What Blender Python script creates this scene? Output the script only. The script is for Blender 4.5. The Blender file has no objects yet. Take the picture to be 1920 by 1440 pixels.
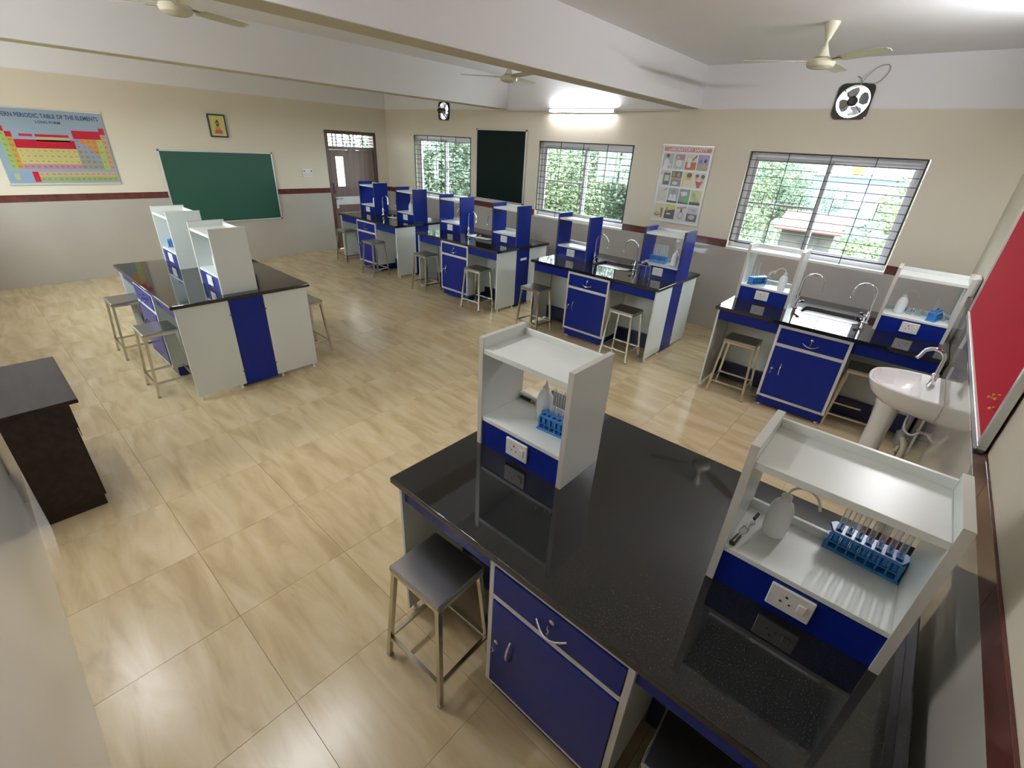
import bpy, bmesh, math, random
from mathutils import Vector, Matrix
random.seed(7)
PI = math.pi
S = bpy.context.scene
COL = S.collection

# ---------------------------------------------------------------- camera
R = ((0.74790784, 0.66166165, 0.05327032), (-0.33944372, 0.31225422, 0.88728533), (0.5704488, -0.68168993, 0.45813427))
cam_d = bpy.data.cameras.new('camera')
cam_d.sensor_width = 36; cam_d.sensor_fit = 'HORIZONTAL'; cam_d.lens = 862.636 / 1920 * 36
cam_d.clip_start = 0.03; cam_d.clip_end = 500
cam = bpy.data.objects.new('camera', cam_d); COL.objects.link(cam)
m = Matrix(R).transposed().to_4x4(); m.translation = Vector((9.663, -6.76, 2.212))
cam.matrix_world = m
S.camera = cam
# ---------------------------------------------------------------- world: bright overcast sky
W = bpy.data.worlds.new('sky'); S.world = W; W.use_nodes = True
wn = W.node_tree.nodes; wl = W.node_tree.links
bg = wn['Background']
tc = wn.new('ShaderNodeTexCoord'); nz = wn.new('ShaderNodeTexNoise'); nz.inputs['Scale'].default_value = 2.2; nz.inputs['Detail'].default_value = 4
cr = wn.new('ShaderNodeValToRGB')
cr.color_ramp.elements[0].position = 0.35; cr.color_ramp.elements[0].color = (0.80, 0.88, 1.0, 1)
cr.color_ramp.elements[1].position = 0.65; cr.color_ramp.elements[1].color = (1.0, 1.0, 1.0, 1)
wl.new(tc.outputs['Generated'], nz.inputs['Vector']); wl.new(nz.outputs['Fac'], cr.inputs['Fac']); wl.new(cr.outputs['Color'], bg.inputs['Color'])
SKY = 12.0
bg.inputs['Strength'].default_value = SKY
# ---------------------------------------------------------------- view
S.view_settings.view_transform = 'Standard'; S.view_settings.look = 'None'
S.view_settings.gamma = 1.0; S.view_settings.use_curve_mapping = False
S.view_settings.exposure = 0.5
try:
    S.cycles.max_bounces = 10; S.cycles.diffuse_bounces = 6; S.cycles.glossy_bounces = 4; S.cycles.transparent_max_bounces = 16
    S.cycles.sample_clamp_indirect = 6.0; S.cycles.use_denoising = True
    S.cycles.caustics_reflective = False; S.cycles.caustics_refractive = False
except Exception:
    pass
# room tube lights (one seen, one inferred from ceiling glow, three added unseen)
TUBE_L = 300.0   # radiance of the glowing tubes
TUBES = [ # centre, direction the tube runs, facing direction, brightness factor
    ((5.07, -0.045, 2.745), 'x', (0, -1, 0), 0.32),
    ((10.07, -2.3, 2.93), 'y', (-1, 0, 0), 0.9),
    ((6.935, -6.25, 3.02), 'y', (1, 0, 0), 0.7), ((5.07, -6.995, 3.02), 'x', (0, 1, 0), 0.55), ((1.75, -6.995, 3.02), 'x', (0, 1, 0), 0.7),  # beam and rear wall tubes: unseen, added to brighten the room
]

# ================================================================ materials
def mat(name, col=(0.8, 0.8, 0.8), rough=0.5, metal=0.0, spec=0.5, coat=0.0, coat_rough=0.03):
    M = bpy.data.materials.new(name); M.use_nodes = True
    b = M.node_tree.nodes['Principled BSDF']
    b.inputs['Base Color'].default_value = (*col, 1); b.inputs['Roughness'].default_value = rough
    b.inputs['Metallic'].default_value = metal; b.inputs['Specular IOR Level'].default_value = spec
    b.inputs['Coat Weight'].default_value = coat; b.inputs['Coat Roughness'].default_value = coat_rough
    return M
def nd(M, t, **kw):
    n = M.node_tree.nodes.new(t)
    for k, v in kw.items():
        if k in n.inputs: n.inputs[k].default_value = v
        else: setattr(n, k, v)
    return n
def lk(M, a, ao, b, bi): M.node_tree.links.new(a.outputs[ao], b.inputs[bi])
def P(M): return M.node_tree.nodes['Principled BSDF']
def noisy(M, c1, c2, scale=5, detail=4, stretch=(1, 1, 1), space='Object', bump=0.0, lo=0.3, hi=0.7):
    t = nd(M, 'ShaderNodeTexCoord'); mp = nd(M, 'ShaderNodeMapping'); mp.inputs['Scale'].default_value = stretch
    n = nd(M, 'ShaderNodeTexNoise', Scale=scale, Detail=detail); r = nd(M, 'ShaderNodeValToRGB')
    r.color_ramp.elements[0].position = lo; r.color_ramp.elements[0].color = (*c1, 1)
    r.color_ramp.elements[1].position = hi; r.color_ramp.elements[1].color = (*c2, 1)
    lk(M, t, space, mp, 'Vector'); lk(M, mp, 'Vector', n, 'Vector'); lk(M, n, 'Fac', r, 'Fac'); lk(M, r, 'Color', P(M), 'Base Color')
    if bump:
        b = nd(M, 'ShaderNodeBump', Strength=bump, Distance=0.002); lk(M, n, 'Fac', b, 'Height'); lk(M, b, 'Normal', P(M), 'Normal')
    return r
# painted wall: cream below 2.77 m, white above it
def wall_paint(name):
    M = mat(name, rough=0.75, spec=0.25)
    g = nd(M, 'ShaderNodeNewGeometry'); s = nd(M, 'ShaderNodeSeparateXYZ'); lk(M, g, 'Position', s, 'Vector')
    n = nd(M, 'ShaderNodeTexNoise', Scale=3.0, Detail=3); lk(M, g, 'Position', n, 'Vector')
    a = nd(M, 'ShaderNodeMath', operation='MULTIPLY_ADD'); lk(M, n, 'Fac', a, 0); a.inputs[1].default_value = 0.02; lk(M, s, 'Z', a, 2)
    mr = nd(M, 'ShaderNodeMapRange'); mr.inputs['From Min'].default_value = 2.77; mr.inputs['From Max'].default_value = 2.79; lk(M, a, 'Value', mr, 'Value')
    mx = nd(M, 'ShaderNodeMix', data_type='RGBA'); lk(M, mr, 'Result', mx, 'Factor')
    n2 = nd(M, 'ShaderNodeTexNoise', Scale=0.7, Detail=2); lk(M, g, 'Position', n2, 'Vector')
    r = nd(M, 'ShaderNodeValToRGB'); r.color_ramp.elements[0].color = (0.66, 0.60, 0.49, 1); r.color_ramp.elements[1].color = (0.71, 0.65, 0.54, 1); lk(M, n2, 'Fac', r, 'Fac')
    lk(M, r, 'Color', mx, 6); mx.inputs[7].default_value = (0.80, 0.80, 0.82, 1); lk(M, mx, 2, P(M), 'Base Color')
    return M
M_wall = wall_paint('cream and white wall paint')
M_ceil = mat('white ceiling paint', (0.70, 0.695, 0.69), 0.8, spec=0.2); noisy(M_ceil, (0.80, 0.80, 0.82), (0.84, 0.84, 0.86), 1.2)
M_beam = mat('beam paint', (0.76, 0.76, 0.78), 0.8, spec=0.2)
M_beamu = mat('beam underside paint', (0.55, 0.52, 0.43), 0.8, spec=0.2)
M_dado = mat('grey glazed dado tile', (0.43, 0.405, 0.36), 0.03, spec=0.5); noisy(M_dado, (0.42, 0.39, 0.345), (0.46, 0.43, 0.385), 1.5)
M_dador = mat('pale glazed dado tile', (0.66, 0.64, 0.63), 0.08)
M_band = mat('maroon glazed border tile', (0.13, 0.04, 0.035), 0.15); noisy(M_band, (0.085, 0.026, 0.022), (0.15, 0.045, 0.04), 9, 5)
M_trim = mat('white reveal plaster', (0.75, 0.74, 0.72), 0.5)
# floor: beige vitrified tile with soft lengthwise streaks, each tile shifted
M_floor = mat('beige vitrified floor tile', rough=0.24, spec=0.5)
def floor_nodes(M):
    oi = nd(M, 'ShaderNodeObjectInfo'); t = nd(M, 'ShaderNodeTexCoord'); mp = nd(M, 'ShaderNodeMapping'); mp.inputs['Scale'].default_value = (1.1, 5.5, 1); mp.inputs['Rotation'].default_value = (0, 0, 0.18)
    ad = nd(M, 'ShaderNodeVectorMath', operation='MULTIPLY_ADD'); ad.inputs[1].default_value = (1, 1, 1)
    cb = nd(M, 'ShaderNodeCombineXYZ'); ml = nd(M, 'ShaderNodeMath', operation='MULTIPLY'); ml.inputs[1].default_value = 37.0
    lk(M, oi, 'Random', ml, 0); lk(M, ml, 'Value', cb, 'X'); lk(M, ml, 'Value', cb, 'Z')
    lk(M, t, 'Object', ad, 0); lk(M, cb, 'Vector', ad, 2); lk(M, ad, 'Vector', mp, 'Vector')
    n = nd(M, 'ShaderNodeTexNoise', Scale=1.6, Detail=6, Roughness=0.55, Distortion=0.6); lk(M, mp, 'Vector', n, 'Vector')
    r = nd(M, 'ShaderNodeValToRGB'); e = r.color_ramp.elements
    e[0].position = 0.30; e[0].color = (0.43, 0.325, 0.175, 1); e[1].position = 0.72; e[1].color = (0.62, 0.51, 0.335, 1)
    x = r.color_ramp.elements.new(0.5); x.color = (0.54, 0.425, 0.25, 1)
    lk(M, n, 'Fac', r, 'Fac'); lk(M, r, 'Color', P(M), 'Base Color')
floor_nodes(M_floor)
M_grout = mat('beige grout', (0.30, 0.23, 0.14), 0.9)
M_granite = mat('polished black granite', (0.012, 0.012, 0.013), 0.045, spec=0.75)
r_ = noisy(M_granite, (0.0085, 0.0085, 0.010), (0.045, 0.045, 0.05), 260, 2, lo=0.55, hi=0.85)
M_white = mat('white laminate', (0.66, 0.70, 0.68), 0.28)
M_blue = mat('royal blue laminate', (0.004, 0.015, 0.19), 0.24, spec=0.25)
M_blued = mat('dark blue edge band', (0.008, 0.010, 0.08), 0.35)
M_kick = mat('dark kick board', (0.008, 0.010, 0.05), 0.4)
M_frame = mat('white cabinet frame', (0.66, 0.66, 0.65), 0.35)
M_steel = mat('stool steel tube', (0.62, 0.58, 0.50), 0.22, metal=1.0)
M_seat = mat('brushed steel seat', (0.42, 0.41, 0.40), 0.28, metal=1.0)
M_chrome = mat('chrome', (0.80, 0.80, 0.82), 0.07, metal=1.0)
M_black = mat('black plastic', (0.012, 0.012, 0.013), 0.4)
M_foot = mat('white nylon foot', (0.7, 0.7, 0.68), 0.5)
M_plate = mat('white switch plastic', (0.74, 0.73, 0.71), 0.35)
M_bottle = mat('translucent polythene', (0.88, 0.93, 0.97), 0.3)
P(M_bottle).inputs['Subsurface Weight'].default_value = 0.25; P(M_bottle).inputs['Subsurface Radius'].default_value = (0.03, 0.03, 0.03)
M_rack = mat('blue rack plastic', (0.035, 0.20, 0.52), 0.3)
def glass(name, tint, gl=0.12, rough=0.02):
    M = bpy.data.materials.new(name); M.use_nodes = True; M.node_tree.nodes.clear()
    o = nd(M, 'ShaderNodeOutputMaterial'); tr = nd(M, 'ShaderNodeBsdfTransparent'); tr.inputs['Color'].default_value = (*tint, 1)
    g = nd(M, 'ShaderNodeBsdfGlossy'); g.inputs['Roughness'].default_value = rough; g.inputs['Color'].default_value = (1, 1, 1, 1)
    lw = nd(M, 'ShaderNodeLayerWeight'); lw.inputs['Blend'].default_value = 0.5
    pw_ = nd(M, 'ShaderNodeMath', operation='POWER'); lk(M, lw, 'Facing', pw_, 0); pw_.inputs[1].default_value = 5.0
    ma = nd(M, 'ShaderNodeMath', operation='MULTIPLY_ADD'); lk(M, pw_, 'Value', ma, 0); ma.inputs[1].default_value = 0.9; ma.inputs[2].default_value = 0.04
    mx = nd(M, 'ShaderNodeMixShader'); lk(M, ma, 'Value', mx, 'Fac')
    M.node_tree.links.new(tr.outputs[0], mx.inputs[1]); M.node_tree.links.new(g.outputs[0], mx.inputs[2]); lk(M, mx, 'Shader', o, 'Surface')
    return M
M_pane = glass('window glass', (0.90, 0.95, 0.93), 0.25)
M_tube = bpy.data.materials.new('laboratory glass'); M_tube.use_nodes = True; M_tube.node_tree.nodes.clear()
def _labglass(M):
    o = nd(M, 'ShaderNodeOutputMaterial'); tr = nd(M, 'ShaderNodeBsdfTransparent'); tr.inputs['Color'].default_value = (0.97, 0.98, 0.99, 1)
    g = nd(M, 'ShaderNodeBsdfPrincipled'); g.inputs['Roughness'].default_value = 0.08; g.inputs['Base Color'].default_value = (0.75, 0.78, 0.80, 1)
    lw = nd(M, 'ShaderNodeLayerWeight'); lw.inputs['Blend'].default_value = 0.35
    r = nd(M, 'ShaderNodeMapRange'); r.inputs['From Min'].default_value = 0.2; r.inputs['From Max'].default_value = 0.75; r.inputs['To Min'].default_value = 0.10; r.inputs['To Max'].default_value = 1.0  # whitish diffuse rim paints in the bright edge highlights of the glass
    lk(M, lw, 'Facing', r, 'Value'); mx = nd(M, 'ShaderNodeMixShader'); lk(M, r, 'Result', mx, 'Fac')
    M.node_tree.links.new(tr.outputs[0], mx.inputs[1]); M.node_tree.links.new(g.outputs[0], mx.inputs[2]); lk(M, mx, 'Shader', o, 'Surface')
_labglass(M_tube)
M_alu = mat('powder coated aluminium', (0.78, 0.77, 0.84), 0.35)
M_alud = mat('grey aluminium', (0.40, 0.40, 0.42), 0.4, metal=0.3)
M_grille = mat('black window grille', (0.015, 0.015, 0.016), 0.45)
M_doorw = mat('dark brown door veneer', rough=0.4); noisy(M_doorw, (0.13, 0.075, 0.062), (0.20, 0.125, 0.105), 3, 6, (1, 6, 0.4))
M_doorf = mat('brown door frame', (0.085, 0.04, 0.025), 0.35); noisy(M_doorf, (0.07, 0.035, 0.02), (0.11, 0.055, 0.035), 4, 5, (6, 6, 0.5))
M_desk = mat('wenge desk laminate', rough=0.5, spec=0.2); noisy(M_desk, (0.016, 0.010, 0.007), (0.030, 0.021, 0.015), 3, 6, (1, 8, 8))
M_gboard = mat('green chalkboard', (0.018, 0.085, 0.058), 0.35, spec=0.4)
M_gboard2 = mat('green chalkboard matt', (0.002, 0.009, 0.007), 0.5, spec=0.12)
M_red = mat('red felt', (0.50, 0.012, 0.035), 0.85, spec=0.15)
M_fan = mat('ivory fan enamel', (0.66, 0.64, 0.50), 0.25)
M_cer = mat('white ceramic', (0.72, 0.71, 0.70), 0.08, coat=0.5)
M_pipe = mat('cream pvc pipe', (0.60, 0.56, 0.42), 0.45)
M_fanm = mat('dark fan metal', (0.05, 0.045, 0.045), 0.35, metal=0.5)
M_blade = mat('exhaust blade metal', (0.45, 0.45, 0.48), 0.3, metal=0.8)
M_wood = mat('pale wood', (0.45, 0.30, 0.13), 0.5)
M_paper = mat('poster paper', (0.66, 0.66, 0.66), 0.25)
_flat = {}
def flat(c, rough=0.35):
    k = (round(c[0], 3), round(c[1], 3), round(c[2], 3), rough)
    if k not in _flat: _flat[k] = mat('print ink', c, rough)
    return _flat[k]
def emis(name, col, st):
    M = bpy.data.materials.new(name); M.use_nodes = True; M.node_tree.nodes.clear()
    o = nd(M, 'ShaderNodeOutputMaterial'); e = nd(M, 'ShaderNodeEmission'); e.inputs['Color'].default_value = (*col, 1); e.inputs['Strength'].default_value = st
    lk(M, e, 'Emission', o, 'Surface'); return M

# ================================================================ mesh helpers
class MB:
    def __init__(s): s.b = bmesh.new()
    def box(s, x0, y0, z0, x1, y1, z1, bev=0.0, rot=None, at=None):
        t = bmesh.new(); bmesh.ops.create_cube(t, size=1.0)
        bmesh.ops.scale(t, vec=(abs(x1 - x0), abs(y1 - y0), abs(z1 - z0)), verts=t.verts)
        if bev: bmesh.ops.bevel(t, geom=t.edges[:], offset=bev, segments=1, affect='EDGES')
        if rot is not None: bmesh.ops.rotate(t, cent=(0, 0, 0), matrix=rot, verts=t.verts)
        bmesh.ops.translate(t, vec=((x0 + x1) / 2, (y0 + y1) / 2, (z0 + z1) / 2), verts=t.verts)
        s._app(t); return s
    def _app(s, t):
        me = bpy.data.meshes.new('tmp'); t.to_mesh(me); t.free(); s.b.from_mesh(me); bpy.data.meshes.remove(me)
    def tube(s, pts, r, n=10, closed=False, cap=True):
        pts = [Vector(p) for p in pts]; rr = r if isinstance(r, (list, tuple)) else [r] * len(pts)
        rings = []; up = None
        for i, p in enumerate(pts):
            if closed: d = pts[(i + 1) % len(pts)] - pts[i - 1]
            else: d = (pts[min(i + 1, len(pts) - 1)] - pts[max(i - 1, 0)])
            d = d.normalized() if d.length > 1e-9 else Vector((0, 0, 1))
            if up is None: up = Vector((0, 0, 1)) if abs(d.z) < 0.9 else Vector((1, 0, 0))
            x = (up - d * up.dot(d)).normalized(); up = x; y = d.cross(x)
            rings.append([s.b.verts.new(p + (x * math.cos(2 * PI * k / n) + y * math.sin(2 * PI * k / n)) * rr[i]) for k in range(n)])
        m_ = len(rings)
        for i in range(m_ if closed else m_ - 1):
            a, b = rings[i], rings[(i + 1) % m_]
            for k in range(n): s.b.faces.new((a[k], a[(k + 1) % n], b[(k + 1) % n], b[k]))
        if cap and not closed:
            s.b.faces.new(rings[0][::-1]); s.b.faces.new(rings[-1])
        return s
    def bar(s, p, q, w, h=None):
        h = h or w; p = Vector(p); q = Vector(q); d = (q - p).normalized()
        up = Vector((0, 0, 1)) if abs(d.z) < 0.95 else Vector((0, 1, 0))
        x = d.cross(up).normalized(); y = x.cross(d)
        R_ = []
        for c in (p, q): R_.append([s.b.verts.new(c + x * a * w / 2 + y * b * h / 2) for a, b in ((-1, -1), (1, -1), (1, 1), (-1, 1))])
        for k in range(4): s.b.faces.new((R_[0][k], R_[0][(k + 1) % 4], R_[1][(k + 1) % 4], R_[1][k]))
        s.b.faces.new(R_[0][::-1]); s.b.faces.new(R_[1]); return s
    def lathe(s, prof, n=20, c=(0, 0, 0), cap=True, mat4=None):
        rings = []
        for r, z in prof:
            ring = []
            for k in range(n):
                v = Vector((r * math.cos(2 * PI * k / n), r * math.sin(2 * PI * k / n), z))
                if mat4 is not None: v = mat4 @ v
                ring.append(s.b.verts.new(v + Vector(c)))
            rings.append(ring)
        for a, b in zip(rings, rings[1:]):
            for k in range(n): s.b.faces.new((a[k], a[(k + 1) % n], b[(k + 1) % n], b[k]))
        if cap: s.b.faces.new(rings[0][::-1]); s.b.faces.new(rings[-1])
        return s
    def loft(s, rings, cap0=True, cap1=True):
        R_ = [[s.b.verts.new(p) for p in r] for r in rings]; n = len(R_[0])
        for a, b in zip(R_, R_[1:]):
            for k in range(n): s.b.faces.new((a[k], a[(k + 1) % n], b[(k + 1) % n], b[k]))
        if cap0: s.b.faces.new(R_[0][::-1])
        if cap1: s.b.faces.new(R_[-1])
        return s
    def slab_hole(s, outer, inner, z0, z1):
        b = s.b; vo = [b.verts.new((x, y, z1)) for x, y in outer]; vi = [b.verts.new((x, y, z1)) for x, y in inner]
        es = [b.edges.new((v[i], v[(i + 1) % len(v)])) for v in (vo, vi) for i in range(len(v))]
        g = bmesh.ops.triangle_fill(b, use_beauty=True, use_dissolve=False, edges=es)
        fs = [f for f in g['geom'] if isinstance(f, bmesh.types.BMFace)]
        e = bmesh.ops.extrude_face_region(b, geom=fs)
        bmesh.ops.translate(b, vec=(0, 0, z0 - z1), verts=[v for v in e['geom'] if isinstance(v, bmesh.types.BMVert)])
        return s
    def build(s, name, material=None, parent=None, smooth=False, loc=None, fix=True):
        if fix: bmesh.ops.recalc_face_normals(s.b, faces=s.b.faces)
        me = bpy.data.meshes.new(name); s.b.to_mesh(me); s.b.free()
        if material: me.materials.append(material)
        if smooth:
            for p in me.polygons: p.use_smooth = True
            me.set_sharp_from_angle(angle=math.radians(38))
        o = bpy.data.objects.new(name, me); COL.objects.link(o)
        if parent: o.parent = parent
        if loc: o.location = loc
        return o
def tag(o, label=None, cat=None, group=None, kind=None):
    if label: o['label'] = label
    if cat: o['category'] = cat
    if group: o['group'] = group
    if kind: o['kind'] = kind
    return o
def empty(name, loc=(0, 0, 0), rz=0.0, **kw):
    o = bpy.data.objects.new(name, None); COL.objects.link(o); o.location = loc; o.rotation_euler = (0, 0, rz); o.empty_display_size = 0.1
    return tag(o, **kw)
def kids(o): return [c for c in bpy.data.objects if c.parent == o]
def copy_tree(o, parent=None):
    c = o.copy(); COL.objects.link(c); c.parent = parent
    for k in KIDS(o): copy_tree(k, c)
    return c
def KIDS(o): return list(o.children)
def place(src, used, loc, rz=0.0, label=None, group=None):
    o = copy_tree(src) if used else src
    o.location = loc; o.rotation_euler = (0, 0, rz)
    if label: o['label'] = label
    if group: o['group'] = group
    return o
def rrect(x0, y0, x1, y1, r, n=5):
    out = []
    for cx, cy, a0 in ((x1 - r, y1 - r, 0), (x0 + r, y1 - r, 90), (x0 + r, y0 + r, 180), (x1 - r, y0 + r, 270)):
        for k in range(n + 1):
            a = math.radians(a0 + 90 * k / n); out.append((cx + r * math.cos(a), cy + r * math.sin(a)))
    return out
def text_mesh(body, size, material, parent, name='lettering', mat4=None, extr=0.0003, align='CENTER', bold=0.0, sx=1.0, width=None):
    c = bpy.data.curves.new('txt', 'FONT'); c.body = body; c.size = size; c.extrude = extr; c.align_x = align; c.align_y = 'CENTER'; c.offset = bold
    c.resolution_u = 2
    o = bpy.data.objects.new('txt', c); COL.objects.link(o)
    me = bpy.data.meshes.new_from_object(o); bpy.data.objects.remove(o); bpy.data.curves.remove(c)
    if width:
        xs_ = [v.co.x for v in me.vertices]; sx = width / (max(xs_) - min(xs_))
    me.transform(Matrix.Diagonal((sx, 1, 1, 1)))
    if mat4 is not None: me.transform(mat4)
    me.name = name; me.materials.clear(); me.materials.append(material)
    r = bpy.data.objects.new(name, me); COL.objects.link(r); r.parent = parent
    return r

def smooth(p, n=6):
    p = [Vector(x) for x in p]; out = []
    for i in range(len(p) - 1):
        a, b, c, d = p[max(i - 1, 0)], p[i], p[i + 1], p[min(i + 2, len(p) - 1)]
        for k in range(n):
            t = k / n; out.append(0.5 * ((2 * b) + (c - a) * t + (2 * a - 5 * b + 4 * c - d) * t * t + (3 * b - a - 3 * c + d) * t * t * t))
    return out + [p[-1]]

# ================================================================ room shell
L = 10.12; WR = -7.04; H = 3.234; ZB = 2.77; DT = 1.153; BT = 1.248
fl = MB(); fl.box(-0.25, WR - 0.25, -0.20, L + 0.25, 0.25, -0.012)
floor = fl.build('floor', M_grout); tag(floor, kind='structure')
def tile_mesh(w, d, t=0.012, bev=0.0006):
    q = MB(); q.box(-w / 2, -d / 2, -t, w / 2, d / 2, 0, bev); o = q.build('tile', M_floor); return o
TX, TY = 0.60, 0.588
xs = [8.277 + k * TX for k in range(-14, 4)]; ys = [-6.445 + k * TY for k in range(-2, 12)]
protos = {}
def clampi(a, b, lo, hi): return max(a, lo), min(b, hi)
for i in range(len(xs) - 1):
    for j in range(len(ys) - 1):
        x0, x1 = clampi(xs[i], xs[i + 1], 0.0, L); y0, y1 = clampi(ys[j], ys[j + 1], WR, 0.0)
        if x1 - x0 < 0.02 or y1 - y0 < 0.02: continue
        k = (round(x1 - x0, 3), round(y1 - y0, 3))
        if k not in protos: o = protos[k] = tile_mesh(x1 - x0 - 0.0012, y1 - y0 - 0.0012); o.name = 'tile'
        else: o = protos[k].copy(); COL.objects.link(o)
        o.parent = floor; o.location = ((x0 + x1) / 2, (y0 + y1) / 2, 0)
ce = MB(); ce.box(-0.25, WR - 0.25, H, L + 0.25, 0.25, H + 0.15); tag(ce.build('ceiling', M_ceil), kind='structure')

# walls as grids with rectangular openings; a = along axis, openings (a0,a1,z0,z1)
def wall(name, a0, a1, holes, to3, th, mats=M_wall, z0=-0.012, z1=H + 0.0):
    A = sorted({a0, a1, *[h[0] for h in holes], *[h[1] for h in holes]}); Z = sorted({z0, z1, *[h[2] for h in holes], *[h[3] for h in holes]})
    q = MB(); V = {}
    def v(a, z, d):
        k = (a, z, d)
        if k not in V: V[k] = q.b.verts.new(to3(a, z, d))
        return V[k]
    solid = {}
    for i in range(len(A) - 1):
        for j in range(len(Z) - 1):
            ca, cz = (A[i] + A[i + 1]) / 2, (Z[j] + Z[j + 1]) / 2
            solid[i, j] = not any(h[0] < ca < h[1] and h[2] < cz < h[3] for h in holes)
    for (i, j), s_ in solid.items():
        if not s_: continue
        p = [(A[i], Z[j]), (A[i + 1], Z[j]), (A[i + 1], Z[j + 1]), (A[i], Z[j + 1])]
        q.b.faces.new([v(*t, 0) for t in p]); q.b.faces.new([v(*t, th) for t in p][::-1])
        for (di, dj, e) in ((0, -1, (0, 1)), (1, 0, (1, 2)), (0, 1, (2, 3)), (-1, 0, (3, 0))):
            if not solid.get((i + di, j + dj), False):
                u, w = p[e[0]], p[e[1]]; q.b.faces.new((v(*u, 0), v(*u, th), v(*w, th), v(*w, 0)))
    o = q.build(name, mats); tag(o, kind='structure'); return o
WIN = [(0.958, 2.646), (4.293, 6.029), (7.65, 9.398)]
WZ0, WZ1 = 1.165, 2.322
EXH = [(1.76, 2.08, 2.60, 2.885), (8.40, 8.705, 2.685, 2.985)]
wall_far = wall('wall_far', 0.0, L, [(a - 0.012, b + 0.012, WZ0, WZ1) for a, b in WIN] + EXH, lambda a, z, d: (a, d, z), 0.23)
DOOR = (-1.469, -0.296, -0.012, 2.311)
wall_left = wall('wall_left', WR - 0.2, 0.23, [DOOR], lambda a, z, d: (-d, a, z), 0.20)
wall_right = wall('wall_right', WR - 0.2, 0.23, [], lambda a, z, d: (L + d, a, z), 0.20)
FILLWIN = [(0.7, 2.5), (3.3, 5.1)]  # unseen rear windows, added to let in soft fill light
wall_rear = wall('wall_rear', 0.0, L, [(a - 0.012, b + 0.012, WZ0, WZ1) for a, b in FILLWIN], lambda a, z, d: (a, WR - d, z), 0.20)

def strip(parent, name, m_, a0, a1, z0, z1, to, t=0.008, step=None, bev=0.0012):
    a = a0
    while a < a1 - 0.01:
        b = min(a1, a + step) if step else a1
        p, r = to(a + 0.0005, 0), to(b - 0.0005, t)
        q = MB(); q.box(min(p[0], r[0]), min(p[1], r[1]), z0, max(p[0], r[0]), max(p[1], r[1]), z1, bev)
        q.build(name, m_, parent); a = b
f_far = lambda a, d: (a, -d); f_left = lambda a, d: (d, a); f_right = lambda a, d: (L - d, a); f_rear = lambda a, d: (a, WR + d)
strip(wall_far, 'dado_panel', M_dado, 0.0, L, 0.0, DT, f_far)
e = [0.0] + [v for a, b in WIN for v in (a - 0.012, b + 0.012)] + [L]
for k in range(0, len(e), 2): strip(wall_far, 'border_tile', M_band, e[k], e[k + 1], DT + 0.0008, BT, f_far, 0.009, 0.6)
for nm, mm, z0, z1, st, t in (('dado_panel', M_dado, 0.0, DT, None, 0.008), ('border_tile', M_band, DT + 0.0008, BT, 0.6, 0.009)):
    strip(wall_left, nm, mm, WR, DOOR[0], z0, z1, f_left, t, st); strip(wall_left, nm, mm, DOOR[1], 0.0, z0, z1, f_left, t, st)
    strip(wall_right, nm, mm, WR, 0.0, z0, z1, f_right, t, st)
    er = [0.0] + ([v for a, b in FILLWIN for v in (a - 0.012, b + 0.012)] if st else []) + [L]
    for k in range(0, len(er), 2): strip(wall_rear, nm, mm if st else M_dador, er[k], er[k + 1], z0, z1, f_rear, t, st)
for k, (a, b) in enumerate(((3.29, 3.53), (6.64, 6.885))):
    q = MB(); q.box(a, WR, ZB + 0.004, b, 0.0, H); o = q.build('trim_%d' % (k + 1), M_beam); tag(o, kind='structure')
    q = MB(); q.box(a, WR, ZB, b, 0.0, ZB + 0.004); q.build('underside', M_beamu, o)

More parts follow.
